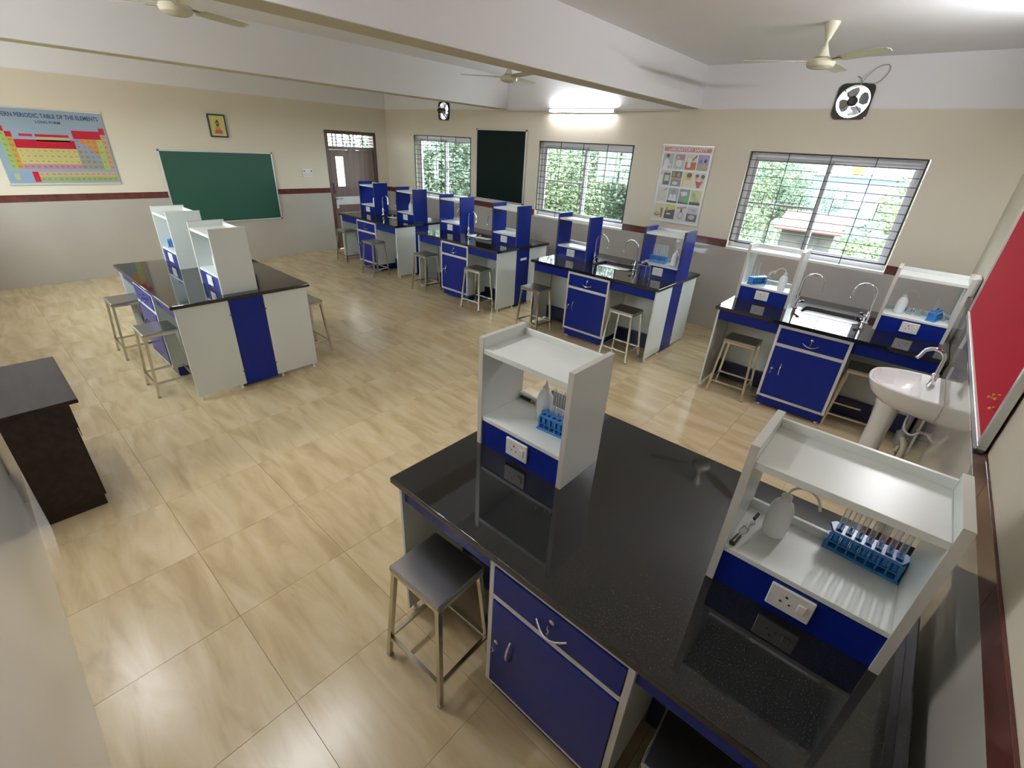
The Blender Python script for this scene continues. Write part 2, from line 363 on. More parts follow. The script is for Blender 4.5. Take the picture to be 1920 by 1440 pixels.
# ---------------------------------------------------------------- windows
def window(n, a, b, railside, rear=False):
    w = b - a; r = empty('window_%d' % n, (b, WR, 0) if rear else (a, 0, 0), PI if rear else 0.0, kind='structure')
    q = MB()  # plaster reveal lining and sill
    q.box(-0.012, -0.012, WZ0 - 0.028, w + 0.012, 0.21, WZ0 + 0.004, 0.003)
    q.build('sill', M_trim, r)
    q = MB(); z0, z1 = WZ0 + 0.004, WZ1 - 0.002; t = 0.045
    for p in ((0, z0, w, z0 + t), (0, z1 - 0.06, w, z1), (0, z0 + t, t, z1 - 0.06), (w - t, z0 + t, w, z1 - 0.06)): q.box(p[0], 0.10, p[1], p[2], 0.20, p[3], 0.003)
    q.build('window_frame', M_alu, r)
    for s_ in (0, 1):
        x0, x1 = (t, w / 2 + 0.02) if s_ == 0 else (w / 2 - 0.02, w - t); y = 0.125 if s_ == 0 else 0.165
        q = MB(); u = 0.045; za, zb = z0 + t, z1 - 0.06
        for p in ((x0, za, x1, za + u), (x0, zb - u, x1, zb), (x0, za + u, x0 + u, zb - u), (x1 - u, za + u, x1, zb - u)): q.box(p[0], y - 0.015, p[1], p[2], y + 0.015, p[3], 0.002)
        sa = q.build('sash', M_alud if (s_ == 0) else M_alu, r)
        q = MB(); q.box(x0 + u - 0.005, y - 0.003, za + u - 0.005, x1 - u + 0.005, y + 0.003, zb - u + 0.005); q.build('pane', M_pane, sa)
        if s_ == railside:
            q = MB(); q.box(x0 + u, y - 0.012, 1.72, x1 - u, y + 0.012, 1.745, 0.002); q.build('glazing_bar', M_alud, sa)
    q = MB(); g0, g1 = BT, WZ1 - 0.008; B = 0.008; y = 0.012; dz = (g1 - g0) / 12
    for z in (g0, g1): q.box(0.004, y - B, z - B * 0.8, w - 0.004, y + B, z + B * 0.8)
    for x in (0.008, w - 0.008): q.box(x - 0.007, y - B, g0, x + 0.007, y + B, g1)
    q.build('grille_frame', M_grille, r)
    for u in (0.25, 0.5, 0.75):
        q = MB(); q.box(u * w - 0.004, y - 0.004, WZ0 + 0.004, u * w + 0.004, y + 0.004, g1); q.build('upright_bar', M_grille, r)
    for k in range(1, 12):
        z = g1 - k * dz
        if k == 6:
            for u0, u1 in ((0, 0.16), (0.25, 0.402), (0.59, 0.75), (0.84, 1.0)):
                q = MB(); q.box(u0 * w + 0.004, y - 0.0035, z - 0.0035, u1 * w - 0.004, y + 0.0035, z + 0.0035); q.build('cross_bar', M_grille, r)
        else:
            q = MB(); q.box(0.006, y - 0.0035, z - 0.0035, w - 0.006, y + 0.0035, z + 0.0035); q.build('cross_bar', M_grille, r)
    for u in (0.16, 0.402, 0.59, 0.84):
        q = MB(); q.box(u * w - 0.0035, y - 0.0035, g1 - 7 * dz, u * w + 0.0035, y + 0.0035, g1 - 5 * dz); q.build('short_bar', M_grille, r)
window(1, *WIN[0], 1); window(2, *WIN[1], 0); window(3, *WIN[2], 0)
window(4, *FILLWIN[0], 0, True); window(5, *FILLWIN[1], 1, True)  # both rear windows are added out of view as daylight sources

# ---------------------------------------------------------------- door in the left wall
dr = empty('door_1', (0, 0, 0), kind='structure')
y0, y1, zt = DOOR[0], DOOR[1], DOOR[3]
q = MB(); f = 0.065
q.box(-0.16, y0, 0, 0.012, y0 + f, zt, 0.004); q.box(-0.16, y1 - f, 0, 0.012, y1, zt, 0.004); q.box(-0.16, y0 + f, zt - f, 0.012, y1 - f, zt, 0.004)
q.box(-0.16, y0 + f, 1.965, 0.012, y1 - f, 2.025, 0.004); q.build('door_frame', M_doorf, dr)
# leaf with vision panel opening
ya, yb = y0 + f + 0.003, y1 - f - 0.003; va, vb, vz0, vz1 = -1.265, -1.085, 1.265, 1.84
leaf = wall('door_leaf', ya, yb, [(va, vb, vz0, vz1)], lambda a, z, d: (-0.03 - d, a, z), 0.035, M_doorw, 0.006, 1.962)
del leaf['kind']; leaf.parent = dr
q = MB()
for p in ((va - 0.015, vz0 - 0.015, vb + 0.015, vz0), (va - 0.015, vz1, vb + 0.015, vz1 + 0.015), (va - 0.015, vz0, va, vz1), (vb, vz0, vb + 0.015, vz1)): q.box(-0.034, p[0], p[1], -0.024, p[2], p[3])
q.build('beading', M_doorf, leaf)
q = MB(); q.box(-0.05, va, vz0, -0.045, vb, vz1); q.build('pane', M_pane, leaf)
q = MB(); q.box(-0.030, ya + 0.005, 0.905, -0.027, yb - 0.01, 1.065, 0.001); q.build('notice_plate', M_paper, dr)
q = MB(); q.box(-0.028, -1.385, 1.12, -0.018, -1.345, 1.34, 0.003); q.build('back_plate', M_black, dr)
q = MB(); q.tube([(-0.02, -1.365, 1.145), (0.02, -1.365, 1.165), (0.03, -1.365, 1.23), (0.02, -1.365, 1.30), (-0.02, -1.365, 1.32)], 0.011, 8); q.build('pull_handle', M_chrome, dr, True)
q = MB(); q.box(-0.027, -1.385, 0.86, -0.017, -1.345, 1.06, 0.003); q.tube([(-0.02, -1.365, 1.03), (0.03, -1.365, 1.03), (0.035, -1.34, 1.03), (0.035, -1.23, 1.035)], 0.010, 8); q.build('lever_handle', M_chrome, dr, True)
q = MB(); q.box(0.0, -1.362, 0.84, 0.004, -1.315, 1.005, 0.001); q.build('paper_tag', M_paper, dr)
for u_ in (0.12, 0.2, 0.34, 0.5, 0.58, 0.78):
    q = MB(); yy = y0 + f + u_ * (y1 - y0 - 2 * f); q.box(-0.055, yy - 0.009, 2.025, -0.04, yy + 0.009, zt - f); q.build('transom_bar', M_grille, dr)
for k in (1, 2, 3):
    q = MB(); zz = 2.025 + k * (zt - f - 2.025) / 4; q.box(-0.057, y0 + f, zz - 0.007, -0.042, y1 - f, zz + 0.007); q.build('transom_rail', M_grille, dr)
q = MB(); q.box(-0.075, y0 + f, 2.025, -0.069, y1 - f, zt - f); q.build('transom_pane', M_pane, dr)
# corridor outside the door
q = MB(); q.box(-2.4, -5.0, -0.2, -0.2, 0.23, -0.005); tag(q.build('trim_3', M_grout), kind='structure')
q = MB(); q.box(-2.4, -5.0, 0.0, -2.25, 0.23, 1.0); q.box(-2.4, -2.05, 1.0, -2.15, -1.72, 3.4); q.box(-2.4, -0.1, 1.0, -2.15, 0.2, 3.4); tag(q.build('trim_4', M_trim), kind='structure')

# ---------------------------------------------------------------- tube lights
def tube_light(c, ax, face, fac, label):
    r = empty('tube_light', c, 0 if ax == 'x' else PI / 2, label=label, cat='light')
    s_ = 1 if face in ((0, -1, 0),) else -1
    if face == (-1, 0, 0): s_ = -1
    if face == (1, 0, 0): s_ = 1
    # local frame: tube along x, facing local -y * s_
    q = MB(); q.box(-0.60, 0.012 * s_, -0.022, 0.60, 0.044 * s_, 0.022, 0.004); q.build('batten', M_plate, r)
    q = MB()
    for e_ in (-1, 1): q.box(e_ * 0.588 - 0.012, -0.02, -0.018, e_ * 0.588 + 0.012, 0.02, 0.018, 0.003)
    q.build('lamp_holder', M_plate, r)
    q = MB(); q.tube([(-0.572, 0, 0), (0.572, 0, 0)], 0.0125, 12); q.build('lamp_tube', emis('tube lamp glow', (0.965, 0.975, 1.0), TUBE_L * fac), r, True)
    return r
tl = ['lit white tube light on the far wall above the middle window', 'lit tube light high on the right wall above the red board', 'added unseen fill tube light on the side of the nearer ceiling beam', 'added unseen fill tube light on the rear wall in the middle bay', 'added unseen fill tube light on the rear wall in the left bay']
for (c, ax, fc, k), t in zip(TUBES, tl): tube_light(c, ax, fc, k, t)

# ================================================================ lab benches
LB, DB, TZ0, TZ = 1.82, 1.19, 0.868, 0.90
def make_bench(sink, wall_end=False):
    r = empty('lab_bench', label='x', cat='bench', group='laboratory benches')
    q = MB()
    if sink:
        q.slab_hole([(0, 0), (LB, 0), (LB, DB), (0, DB)], rrect(0.66, 0.48, 1.15, 0.78, 0.05), TZ0, TZ)
        bmesh.ops.bevel(q.b, geom=[e for e in q.b.edges if all((abs(v.co.x) < 1e-6 or abs(v.co.x - LB) < 1e-6 or abs(v.co.y) < 1e-6 or abs(v.co.y - DB) < 1e-6) for v in e.verts) and abs(e.verts[0].co.z - e.verts[1].co.z) < 1e-6 and e.verts[0].co.z > TZ - 1e-4 and len(e.link_faces) == 2], offset=0.006, segments=2, affect='EDGES')
    else: q.box(0, 0, TZ0, LB, DB, TZ, 0.006)
    q.build('worktop', M_granite, r, True)
    if sink:
        q = MB(); rings = []
        for ins, z in ((-0.014, TZ + 0.003), (-0.002, TZ + 0.005), (0.004, TZ - 0.002), (0.012, TZ - 0.10), (0.03, TZ - 0.20)):
            rings.append([(x, y, z) for x, y in rrect(0.66 + ins, 0.48 + ins, 1.15 - ins, 0.78 - ins, 0.05)])
        q.loft(rings, cap0=False); q.build('sink_bowl', M_sink, r, True)
    for X0 in (0.022, LB - 0.040):
        for y0, y1, mt, nm in ((0.03, 0.443, M_white, 'end_panel'), (0.447, 0.738, M_blue, 'centre_panel'), (0.742, DB - 0.03, M_white, 'end_panel')):
            q = MB(); z0 = 0.04 if nm == 'end_panel' else 0.03; q.box(X0, y0, z0, X0 + 0.018, y1, TZ0, 0.0015)
            o = q.build(nm, mt, r)
            if nm == 'centre_panel': o['label'] = 'blue centre panel'
        for y in (0.07, 0.40, 0.79, DB - 0.07):
            q = MB(); q.lathe([(0.016, 0.0), (0.016, 0.012), (0.010, 0.016), (0.010, 0.045)], 12, (X0 + 0.009, y, 0)); q.build('foot', M_foot, r, True)
    for y in (0.443, 0.742):
        for z in (0.17, 0.73):
            q = MB(); q.box(LB - 0.023, y - 0.012, z - 0.004, LB - 0.018, y + 0.012, z + 0.004, 0.001); q.build('clip', M_black, r)
    for a, b in ((0.041, 0.60), (1.20, LB - 0.041)):
        for y in (0.045, DB - 0.063):
            q = MB(); q.box(a, y, 0.758, b, y + 0.018, TZ0, 0.0015); q.build('apron', M_blue, r)
        q = MB(); q.box(a, 0.45, 0.16, b, 0.468, TZ0); q.build('back_panel', M_white, r)
        q = MB(); q.box(a, 0.722, 0.16, b, 0.74, TZ0); q.build('back_panel', M_white, r)
        q = MB(); q.box(a, 0.40, 0.025, b, 0.79, 0.20, 0.002); q.build('kick_board', M_kick, r)
    q = MB(); q.box(0.602, 0.034, 0.12, 1.198, DB - 0.034, TZ0 - 0.001); q.build('cabinet_body', M_white, r)
    q = MB(); q.box(0.612, 0.055, 0.025, 1.188, DB - 0.055, 0.12); q.build('plinth', M_blue, r)
    q = MB()
    for p in ((0.60, 0.12, 0.624, TZ0), (1.176, 0.12, 1.20, TZ0), (0.624, 0.12, 1.176, 0.146), (0.624, 0.658, 1.176, 0.690), (0.624, 0.836, 1.176, TZ0)): q.box(p[0], 0.018, p[1], p[2], 0.036, p[3], 0.0015)
    q.build('cabinet_frame', M_frame, r)
    q = MB(); q.box(0.626, 0.012, 0.692, 1.174, 0.030, 0.834, 0.002); d = q.build('drawer_front', M_blue, r)
    def arc_handle(c, ax, ln, par):
        q = MB(); pts = []
        for k in range(9):
            t = k / 8; o_ = math.sin(t * PI) * 0.026; u = (t - 0.5) * ln
            pts.append((c[0] + u, c[1] - o_, c[2] - 0.018 * math.sin(t * PI)) if ax == 'x' else (c[0], c[1] - o_, c[2] + u))
        q.tube(pts, 0.0045, 8); q.build('handle', M_chrome, par, True)
    def lock(c, par, key):
        q = MB(); rot = Matrix.Rotation(PI / 2, 4, 'X')
        q.lathe([(0.011, 0.0), (0.011, 0.006), (0.007, 0.008)], 14, c, True, rot); q.build('lock', M_chrome, par, True)
        if key:
            q = MB(); q.box(c[0] - 0.001, c[1] - 0.03, c[2] - 0.008, c[0] + 0.001, c[1] - 0.006, c[2] + 0.004); q.tube([(c[0], c[1] - 0.028, c[2] - 0.006), (c[0] + 0.004, c[1] - 0.025, c[2] - 0.025), (c[0] - 0.006, c[1] - 0.02, c[2] - 0.05)], 0.003, 6); q.build('key', M_chrome, par, True)
    arc_handle((0.90, 0.012, 0.745), 'x', 0.13, d); lock((0.90, 0.012, 0.79), d, True)
    q = MB(); q.box(0.626, 0.012, 0.148, 1.174, 0.030, 0.656, 0.002); d = q.build('cabinet_door', M_blue, r)
    arc_handle((0.73, 0.012, 0.44), 'z', 0.12, d); lock((0.66, 0.012, 0.435), d, True)
    q = MB(); q.box(0.612, DB - 0.036, 0.13, 1.188, DB - 0.020, TZ0 - 0.005, 0.002); q.build('rear_door', M_blue, r)
    for x in (0.64, 1.16):
        for y in (0.08, DB - 0.08): q = MB(); q.lathe([(0.016, 0), (0.016, 0.012), (0.01, 0.03)], 12, (x, y, 0)); q.build('foot', M_foot, r, True)
    if sink:
        for x, s_ in ((0.585, 1), (1.19, -1)):
            y = 0.62; q = MB()
            q.lathe([(0.027, 0), (0.027, 0.006), (0.019, 0.012), (0.016, 0.03), (0.019, 0.045), (0.019, 0.075), (0.013, 0.09), (0.011, 0.12)], 16, (x, y, TZ))
            pts = [(x, y, TZ + 0.11), (x, y, TZ + 0.27)]; rr = 0.088
            for k in range(1, 13): a = PI - k * PI / 12 * 1.0; pts.append((x + s_ * (rr + rr * math.cos(a)), y, TZ + 0.27 + rr * math.sin(a)))
            pts += [(x + s_ * (2 * rr + 0.004), y, TZ + 0.225), (x + s_ * (2 * rr + 0.005), y, TZ + 0.205)]
            q.tube(pts, [0.0085] * (len(pts) - 2) + [0.0085, 0.011], 10)
            fo = q.build('swan_neck_tap', M_chrome, r, True)
            q = MB(); q.tube([(x, y, TZ + 0.06), (x + s_ * 0.045, y - 0.01, TZ + 0.075)], 0.011, 10); q.build('valve', M_chrome, fo, True)
            q = MB(); q.lathe([(0.010, 0), (0.018, 0.004), (0.018, 0.018), (0.012, 0.022)], 12, (x + s_ * 0.05, y - 0.011, TZ + 0.07)); q.build('tap_knob', M_black, fo, True)
    return r
M_sink = mat('black sink resin', (0.012, 0.011, 0.016), 0.12, spec=0.7)
BEN = {'G': (3.401, -5.859), 'F': (8.25, -5.870), 'B1': (0.978, -1.905), 'B2': (3.407, -1.945), 'B3': (5.813, -1.923), 'B4': (8.287, -1.995)}
LBL = {'G': 'blue and white lab bench with black granite top before the left wall green board',
       'F': 'large blue and white lab bench with black granite top nearest the camera', 'B1': 'sink bench with blue reagent shelves beside the brown door',
       'B2': 'sink bench below the tall dark green board between the windows, second in the window row', 'B3': 'sink bench with striped blue and white end, third from the door in the window row',
       'B4': 'sink bench with white sided reagent shelves below the widest window'}
bs = make_bench(True); bn = make_bench(False)
for i, k in enumerate(('B1', 'B2', 'B3', 'B4')): o = place(bs, i > 0, (*BEN[k], 0), 0, LBL[k]); BEN[k + 'o'] = o
for i, k in enumerate(('G', 'F')): o = place(bn, i > 0, (*BEN[k], 0), 0, LBL[k]); BEN[k + 'o'] = o
q = MB(); q.box(LB - 0.022, 0.535, 0.70, LB - 0.018, 0.675, 0.735, 0.001); lab = q.build('name_strip', M_plate, BEN['B2o'])
# ---------------------------------------------------------------- reagent shelf units standing on the benches
def make_shelf(side, edge):
    r = empty('reagent_shelf', label='x', cat='shelf', group='reagent shelves on the benches')
    w, d, h, t = 0.51, 0.30, 0.56, 0.025
    for x in (0, w - t):
        q = MB(); q.box(x, 0.0015, 0, x + t, d - 0.0015, h - 0.0015, 0.001); sp = q.build('side_panel', side, r)
        q = MB(); q.box(x, 0, 0, x + t, 0.0015, h); q.box(x, 0, h - 0.0015, x + t, d, h); q.box(x, d - 0.0015, 0, x + t, d, h); q.build('edge_band', edge, sp)
    q = MB(); q.box(t, 0.006, 0.137, w - t, d - 0.004, 0.157, 0.001); q.build('shelf_board', M_shelf, r)
    q = MB(); q.box(t, d - 0.018, 0.157, w - t, d - 0.004, 0.190, 0.001); q.build('shelf_lip', M_shelf, r)
    q = MB(); q.box(t, 0.004, 0.483, w - t, d - 0.004, 0.508, 0.001); q.build('top_tray', M_shelf, r)
    q = MB(); q.box(t, d - 0.018, 0.508, w - t, d - 0.004, 0.540, 0.001); q.build('tray_lip', M_shelf, r)
    q = MB(); q.box(t, 0.010, 0.0, w - t, 0.026, 0.137); q.build('front_panel', M_blue, r)
    q = MB(); q.box(t, d - 0.026, 0.0, w - t, d - 0.010, 0.137); q.build('rear_panel', M_blue, r)
    q = MB(); q.box(0.187, 0.0, 0.030, 0.313, 0.011, 0.122, 0.003); pl = q.build('socket_plate', M_plate, r)
    q = MB(); rot = Matrix.Rotation(PI / 2, 4, 'X')
    for dx, dz, rr in ((0, 0.016, 0.0048), (-0.013, -0.008, 0.0036), (0.013, -0.008, 0.0036)): q.lathe([(rr, 0), (rr, 0.0012)], 10, (0.238 + dx, 0.0006, 0.076 + dz), True, rot)
    q.build('socket_hole', M_black, pl)
    q = MB(); q.box(0.272, -0.004, 0.058, 0.296, 0.002, 0.094, 0.002); q.build('rocker_switch', M_plate, pl)
    return r
M_shelf = mat('glossy white shelf', (0.72, 0.75, 0.73), 0.32)
M_shelfedge = mat('off white edge band', (0.55, 0.53, 0.49), 0.35)
sw = make_shelf(M_white, M_shelfedge); sb = make_shelf(M_blue, M_blued)
SH = {}
def shelf(key, proto, used, bench, dx, dy, label):
    bx, by = BEN[bench]; SH[key] = (bx + dx, by + dy, TZ); place(proto, used, SH[key], 0, label)
shelf('F1', sw, False, 'F', 0.075, 0.465, 'white reagent shelf on the left of the nearest bench, with a bottle and rack')
shelf('F2', sw, True, 'F', 1.225, 0.465, 'white reagent shelf at the right end of the nearest bench, holding seven inverted test tubes')
shelf('G1', sw, True, 'G', 0.075, 0.445, 'white reagent shelf at the far end of the bench before the green board')
shelf('G2', sw, True, 'G', 1.22, 0.435, 'white reagent shelf on the near end of the bench before the green board')
shelf('B4a', sw, True, 'B4', 0.03, 0.475, 'white sided reagent shelf left of the sink on the bench below the widest window')
shelf('B4b', sw, True, 'B4', 1.265, 0.475, 'white sided reagent shelf right of the sink against the right wall')
shelf('B3a', sb, False, 'B3', 0.045, 0.47, 'blue reagent shelf left of the sink on the third window bench, its shelf empty')
shelf('B3b', sb, True, 'B3', 1.31, 0.47, 'blue reagent shelf on the third window bench, holding a tube rack and a bottle')
shelf('B2a', sb, True, 'B2', 0.05, 0.47, 'blue reagent shelf left of the sink on the second window bench, holding a white bottle')
shelf('B2b', sb, True, 'B2', 1.25, 0.47, 'blue reagent shelf right of the sink on the second window bench')
shelf('B1a', sb, True, 'B1', 0.05, 0.47, 'blue reagent shelf nearest the brown door, its white bottle at the right')
shelf('B1b', sb, True, 'B1', 1.235, 0.47, 'blue reagent shelf right of the sink on the bench beside the door')
SZ = TZ + 0.157
# ---------------------------------------------------------------- stools
def make_stool():
    r = empty('steel_stool', label='x', cat='stool', group='steel stools around the benches')
    q = MB(); q.box(-0.155, -0.135, 0.575, 0.155, 0.135, 0.600, 0.006); q.build('seat', M_seat, r)
    q = MB()
    for a in (-1, 1):
        q.box(-0.15, a * 0.128 - 0.004, 0.558, 0.15, a * 0.128 + 0.004, 0.580); q.box(a * 0.148 - 0.004, -0.13, 0.558, a * 0.148 + 0.004, 0.13, 0.580)
    q.build('seat_rim', M_steel, r)
    T = {}
    for sx in (-1, 1):
        for sy in (-1, 1):
            t_ = Vector((sx * 0.137, sy * 0.117, 0.575)); f_ = Vector((sx * 0.178, sy * 0.158, 0.012)); T[sx, sy] = lambda z, t_=t_, f_=f_: f_ + (t_ - f_) * ((z - 0.012) / 0.563)
            q = MB(); q.bar(f_, t_, 0.021); lg = q.build('leg', M_steel, r)
            q = MB(); q.box(f_.x - 0.012, f_.y - 0.012, 0.0, f_.x + 0.012, f_.y + 0.012, 0.014, 0.002); q.build('rubber_foot', M_rub, lg)
    for a, b in (((-1, -1), (1, -1)), ((1, -1), (1, 1)), ((1, 1), (-1, 1)), ((-1, 1), (-1, -1))):
        q = MB(); q.bar(T[a](0.135), T[b](0.135), 0.016); q.build('footrest', M_steel, r)
    return r
M_rub = mat('grey rubber', (0.35, 0.34, 0.32), 0.6)
st = make_stool()
STOOLS = [(8.565, -5.875, 2, 'steel stool at the left half of the nearest bench, seat polished and empty'), (9.70, -5.78, 3, 'steel stool at the bottom edge of the picture, half under the nearest bench'),
    (3.615, -5.90, 0, 'farther of two steel stools on the left of the bench before the green board'), (4.72, -5.905, 0, 'steel stool by the white end panel of the bench before the green board'),
    (4.74, -4.535, 0, 'steel stool behind the bench before the green board, on its window side'),
    (1.10, -1.83, 0, 'steel stool by the brown door'), (2.33, -2.04, 0, 'steel stool in front of the drawer of the bench beside the door'),
    (3.64, -1.94, 0, 'steel stool at the left half of the second window bench'), (4.84, -1.94, 3, 'steel stool at the right half of the second window bench'),
    (6.025, -2.04, 0, 'steel stool at the left half of the third window bench'), (7.30, -1.935, 0, 'steel stool at the right half of the third window bench'),
    (8.60, -1.87, 2, 'steel stool at the left half of the bench below the widest window'), (9.66, -1.74, 3, 'steel stool under the bench behind the wash basin')]
for i, (x, y, a, l) in enumerate(STOOLS): place(st, i > 0, (x, y, 0), math.radians(a), l)

# ---------------------------------------------------------------- bottles, racks and glassware
def make_bottle():
    r = empty('wash_bottle', label='x', cat='bottle', group='white plastic wash bottles')
    q = MB(); q.lathe([(0.031, 0), (0.036, 0.005), (0.0385, 0.03), (0.039, 0.085), (0.0365, 0.114), (0.028, 0.136), (0.015, 0.150), (0.0135, 0.156)], 24); q.build('bottle_body', M_bottle, r, True)
    q = MB(); q.lathe([(0.0165, 0.150), (0.0165, 0.166), (0.009, 0.173), (0.006, 0.180)], 16); q.build('screw_cap', M_plate, r, True)
    q = MB(); pts = [(0, 0, 0.172), (0.005, 0, 0.192), (0.020, 0, 0.207), (0.045, 0, 0.213), (0.070, 0, 0.204), (0.088, 0, 0.182), (0.098, 0, 0.152)]
    q.tube(smooth(pts, 4), 0.0042, 8); q.build('bent_spout', M_plate, r, True)
    return r
bo = make_bottle()
BOT = [(9.602, -5.215, 8, 'white wash bottle on the right shelf of the nearest bench, spout bent to the right'), (8.56, -5.19, -50, 'white wash bottle on the left shelf of the nearest bench, beside the blue rack'),
    (8.706, -1.44, 200, 'white wash bottle on the shelf left of the sink below the widest window'), (9.68, -1.39, 15, 'white wash bottle on the shelf against the right wall, behind the wash basin'),
    (7.505, -1.33, 25, 'white wash bottle beside the tube rack on the third window bench'), (3.84, -1.33, 190, 'white wash bottle on the blue shelf left of the sink of the second window bench'),
    (1.40, -1.34, 60, 'white wash bottle on the blue shelf nearest the door'), (2.50, -1.33, 30, 'white wash bottle on the blue shelf right of the sink beside the door'),
    (4.80, -5.30, 60, 'white wash bottle on the nearer white shelf before the green board')]
for i, (x, y, a, l) in enumerate(BOT): place(bo, i > 0, (x, y, SZ), math.radians(a), l)
def make_rack(n=7, ln=0.20):
    r = empty('test_tube_rack', label='x', cat='rack', group='blue test tube racks')
    p = ln / (n + 0.3); X = [(k - (n - 1) / 2) * p for k in range(n)]
    outer = [(-ln / 2 - 0.012, 0.012), (-ln / 2 - 0.004, -0.006), (-ln / 2 + 0.006, -0.030), (ln / 2 - 0.006, -0.030), (ln / 2 + 0.004, -0.006), (ln / 2 + 0.012, 0.012), (ln / 2, 0.032), (-ln / 2, 0.032)]
    def plate(z0, z1, nm, rr):
        q = MB(); b = q.b; loops = [[(x, y) for x, y in outer]] + [[(x + rr * math.cos(2 * PI * k / 10), -0.014 + rr * math.sin(2 * PI * k / 10)) for k in range(10)] for x in X]
        es = []
        for lp in loops:
            vs = [b.verts.new((x, y, z1)) for x, y in lp]; es += [b.edges.new((vs[i], vs[(i + 1) % len(vs)])) for i in range(len(vs))]
        g = bmesh.ops.triangle_fill(b, use_beauty=True, use_dissolve=False, edges=es); fs = [f for f in g['geom'] if isinstance(f, bmesh.types.BMFace)]
        e = bmesh.ops.extrude_face_region(b, geom=fs); bmesh.ops.translate(b, vec=(0, 0, z0 - z1), verts=[v for v in e['geom'] if isinstance(v, bmesh.types.BMVert)])
        return q.build(nm, M_rack, r)
    plate(0.066, 0.076, 'top_plate', 0.0095); plate(0.030, 0.034, 'middle_plate', 0.0095)
    q = MB(); q.box(-ln / 2 - 0.008, -0.036, 0, ln / 2 + 0.008, 0.034, 0.010, 0.002); q.build('base_plate', M_rack, r)
    q = MB()
    for k in range(n + 1): x = (k - n / 2) * p; q.box(x - 0.0022, -0.030, 0.008, x + 0.0022, 0.004, 0.068)
    q.build('divider', M_rack, r)
    q = MB()
    for x in X: q.lathe([(0.0102, 0.034), (0.0112, 0.066)], 12, (x, -0.014, 0), cap=False)
    q.build('well', M_rack, r, True)
    for s_ in (-1, 1): q = MB(); q.box(s_ * (ln / 2) - 0.003, -0.030, 0.008, s_ * (ln / 2) + 0.003, 0.030, 0.068, 0.001); q.build('end_wall', M_rack, r)
    q = MB()
    for x in X: q.lathe([(0.0042, 0.074), (0.0042, 0.085), (0.002, 0.090)], 8, (x, 0.018, 0))
    q.build('drying_peg', M_rack, r, True)
    return r
rk = make_rack()
def tt_mesh():
    q = MB(); q.lathe([(0.0108, 0), (0.0094, 0.003), (0.0094, 0.116), (0.0080, 0.125), (0.005, 0.1305), (0.001, 0.132)], 14, cap=False); q.lathe([(0.0082, 0.0), (0.0082, 0.115), (0.0055, 0.127)], 14, cap=False)
    o = q.build('test_tube', M_tube, None, True); tag(o, 'x', 'test tube', 'glass test tubes in the racks'); return o
tt = tt_mesh()
ORD = ['leftmost', 'second', 'third', 'fourth', 'fifth', 'sixth', 'seventh']
RK = [(9.853, -5.135, -4, [0, 1, 2, 3, 4, 5, 6], 'blue test tube rack holding inverted glass tubes on the right shelf of the nearest bench', 'right shelf rack, nearest bench'),
    (8.701, -5.25, 4, [1, 2, 3], 'blue test tube rack beside the bottle on the left shelf of the nearest bench', 'left shelf rack, nearest bench'),
    (8.455, -1.375, 62, [1, 3], 'small blue rack turned end on, shelf left of the sink, widest window', 'rack left of sink below widest window'),
    (9.935, -1.372, 75, [2], 'pale blue rack turned end on, on the shelf against the right wall', 'pale rack against the right wall'),
    (7.295, -1.315, 0, [0, 1, 2, 3, 4, 5, 6], 'blue rack with a full row of tubes on the third window bench', 'rack on the third window bench'),
    (3.63, -5.27, 62, [3], 'blue rack on the far white shelf before the green board', 'rack on far white shelf before green board')]
first = True
for i, (x, y, a, tubes, l, wh) in enumerate(RK):
    a = math.radians(a); place(rk, i > 0, (x, y, SZ), a, l); p = 0.20 / 7.3
    for n_, k in enumerate(tubes):
        lx, ly = (k - 3) * p, 0.018
        o = tt if first else tt.copy()
        if not first: COL.objects.link(o)
        first = False
        o.location = (x + lx * math.cos(a) - ly * math.sin(a), y + lx * math.sin(a) + ly * math.cos(a), SZ + 0.0765)
        o['label'] = ('%s inverted test tube from the left in %s' % ('first' if n_ == 0 else ORD[n_], wh)) if len(tubes) > 1 else 'single inverted glass test tube in ' + wh
def make_beaker(h, r0):
    q = MB(); q.lathe([(r0 * 0.9, 0), (r0, 0.003), (r0, h), (r0 * 1.08, h + 0.002), (r0 * 0.95, h), (r0 * 0.95, 0.004)], 20, cap=False); q.lathe([(r0 * 0.9, 0), (r0 * 0.9, 0.003)], 20)
    return q.build('glass_beaker', M_tube, None, True)
b1 = make_beaker(0.045, 0.024); tag(b1, 'small glass beaker next to the wash bottle on the shelf against the right wall', 'beaker', 'small glass beakers'); b1.location = (9.755, -1.335, SZ)
b2 = b1.copy(); COL.objects.link(b2); b2.location = (9.815, -1.33, SZ); b2['label'] = 'small glass beaker farther from the wash bottle on the shelf against the right wall'
b3 = b1.copy(); COL.objects.link(b3); b3.location = (5.06, -1.33, SZ); b3['label'] = 'small glass beaker on the blue shelf right of the sink of the second window bench'
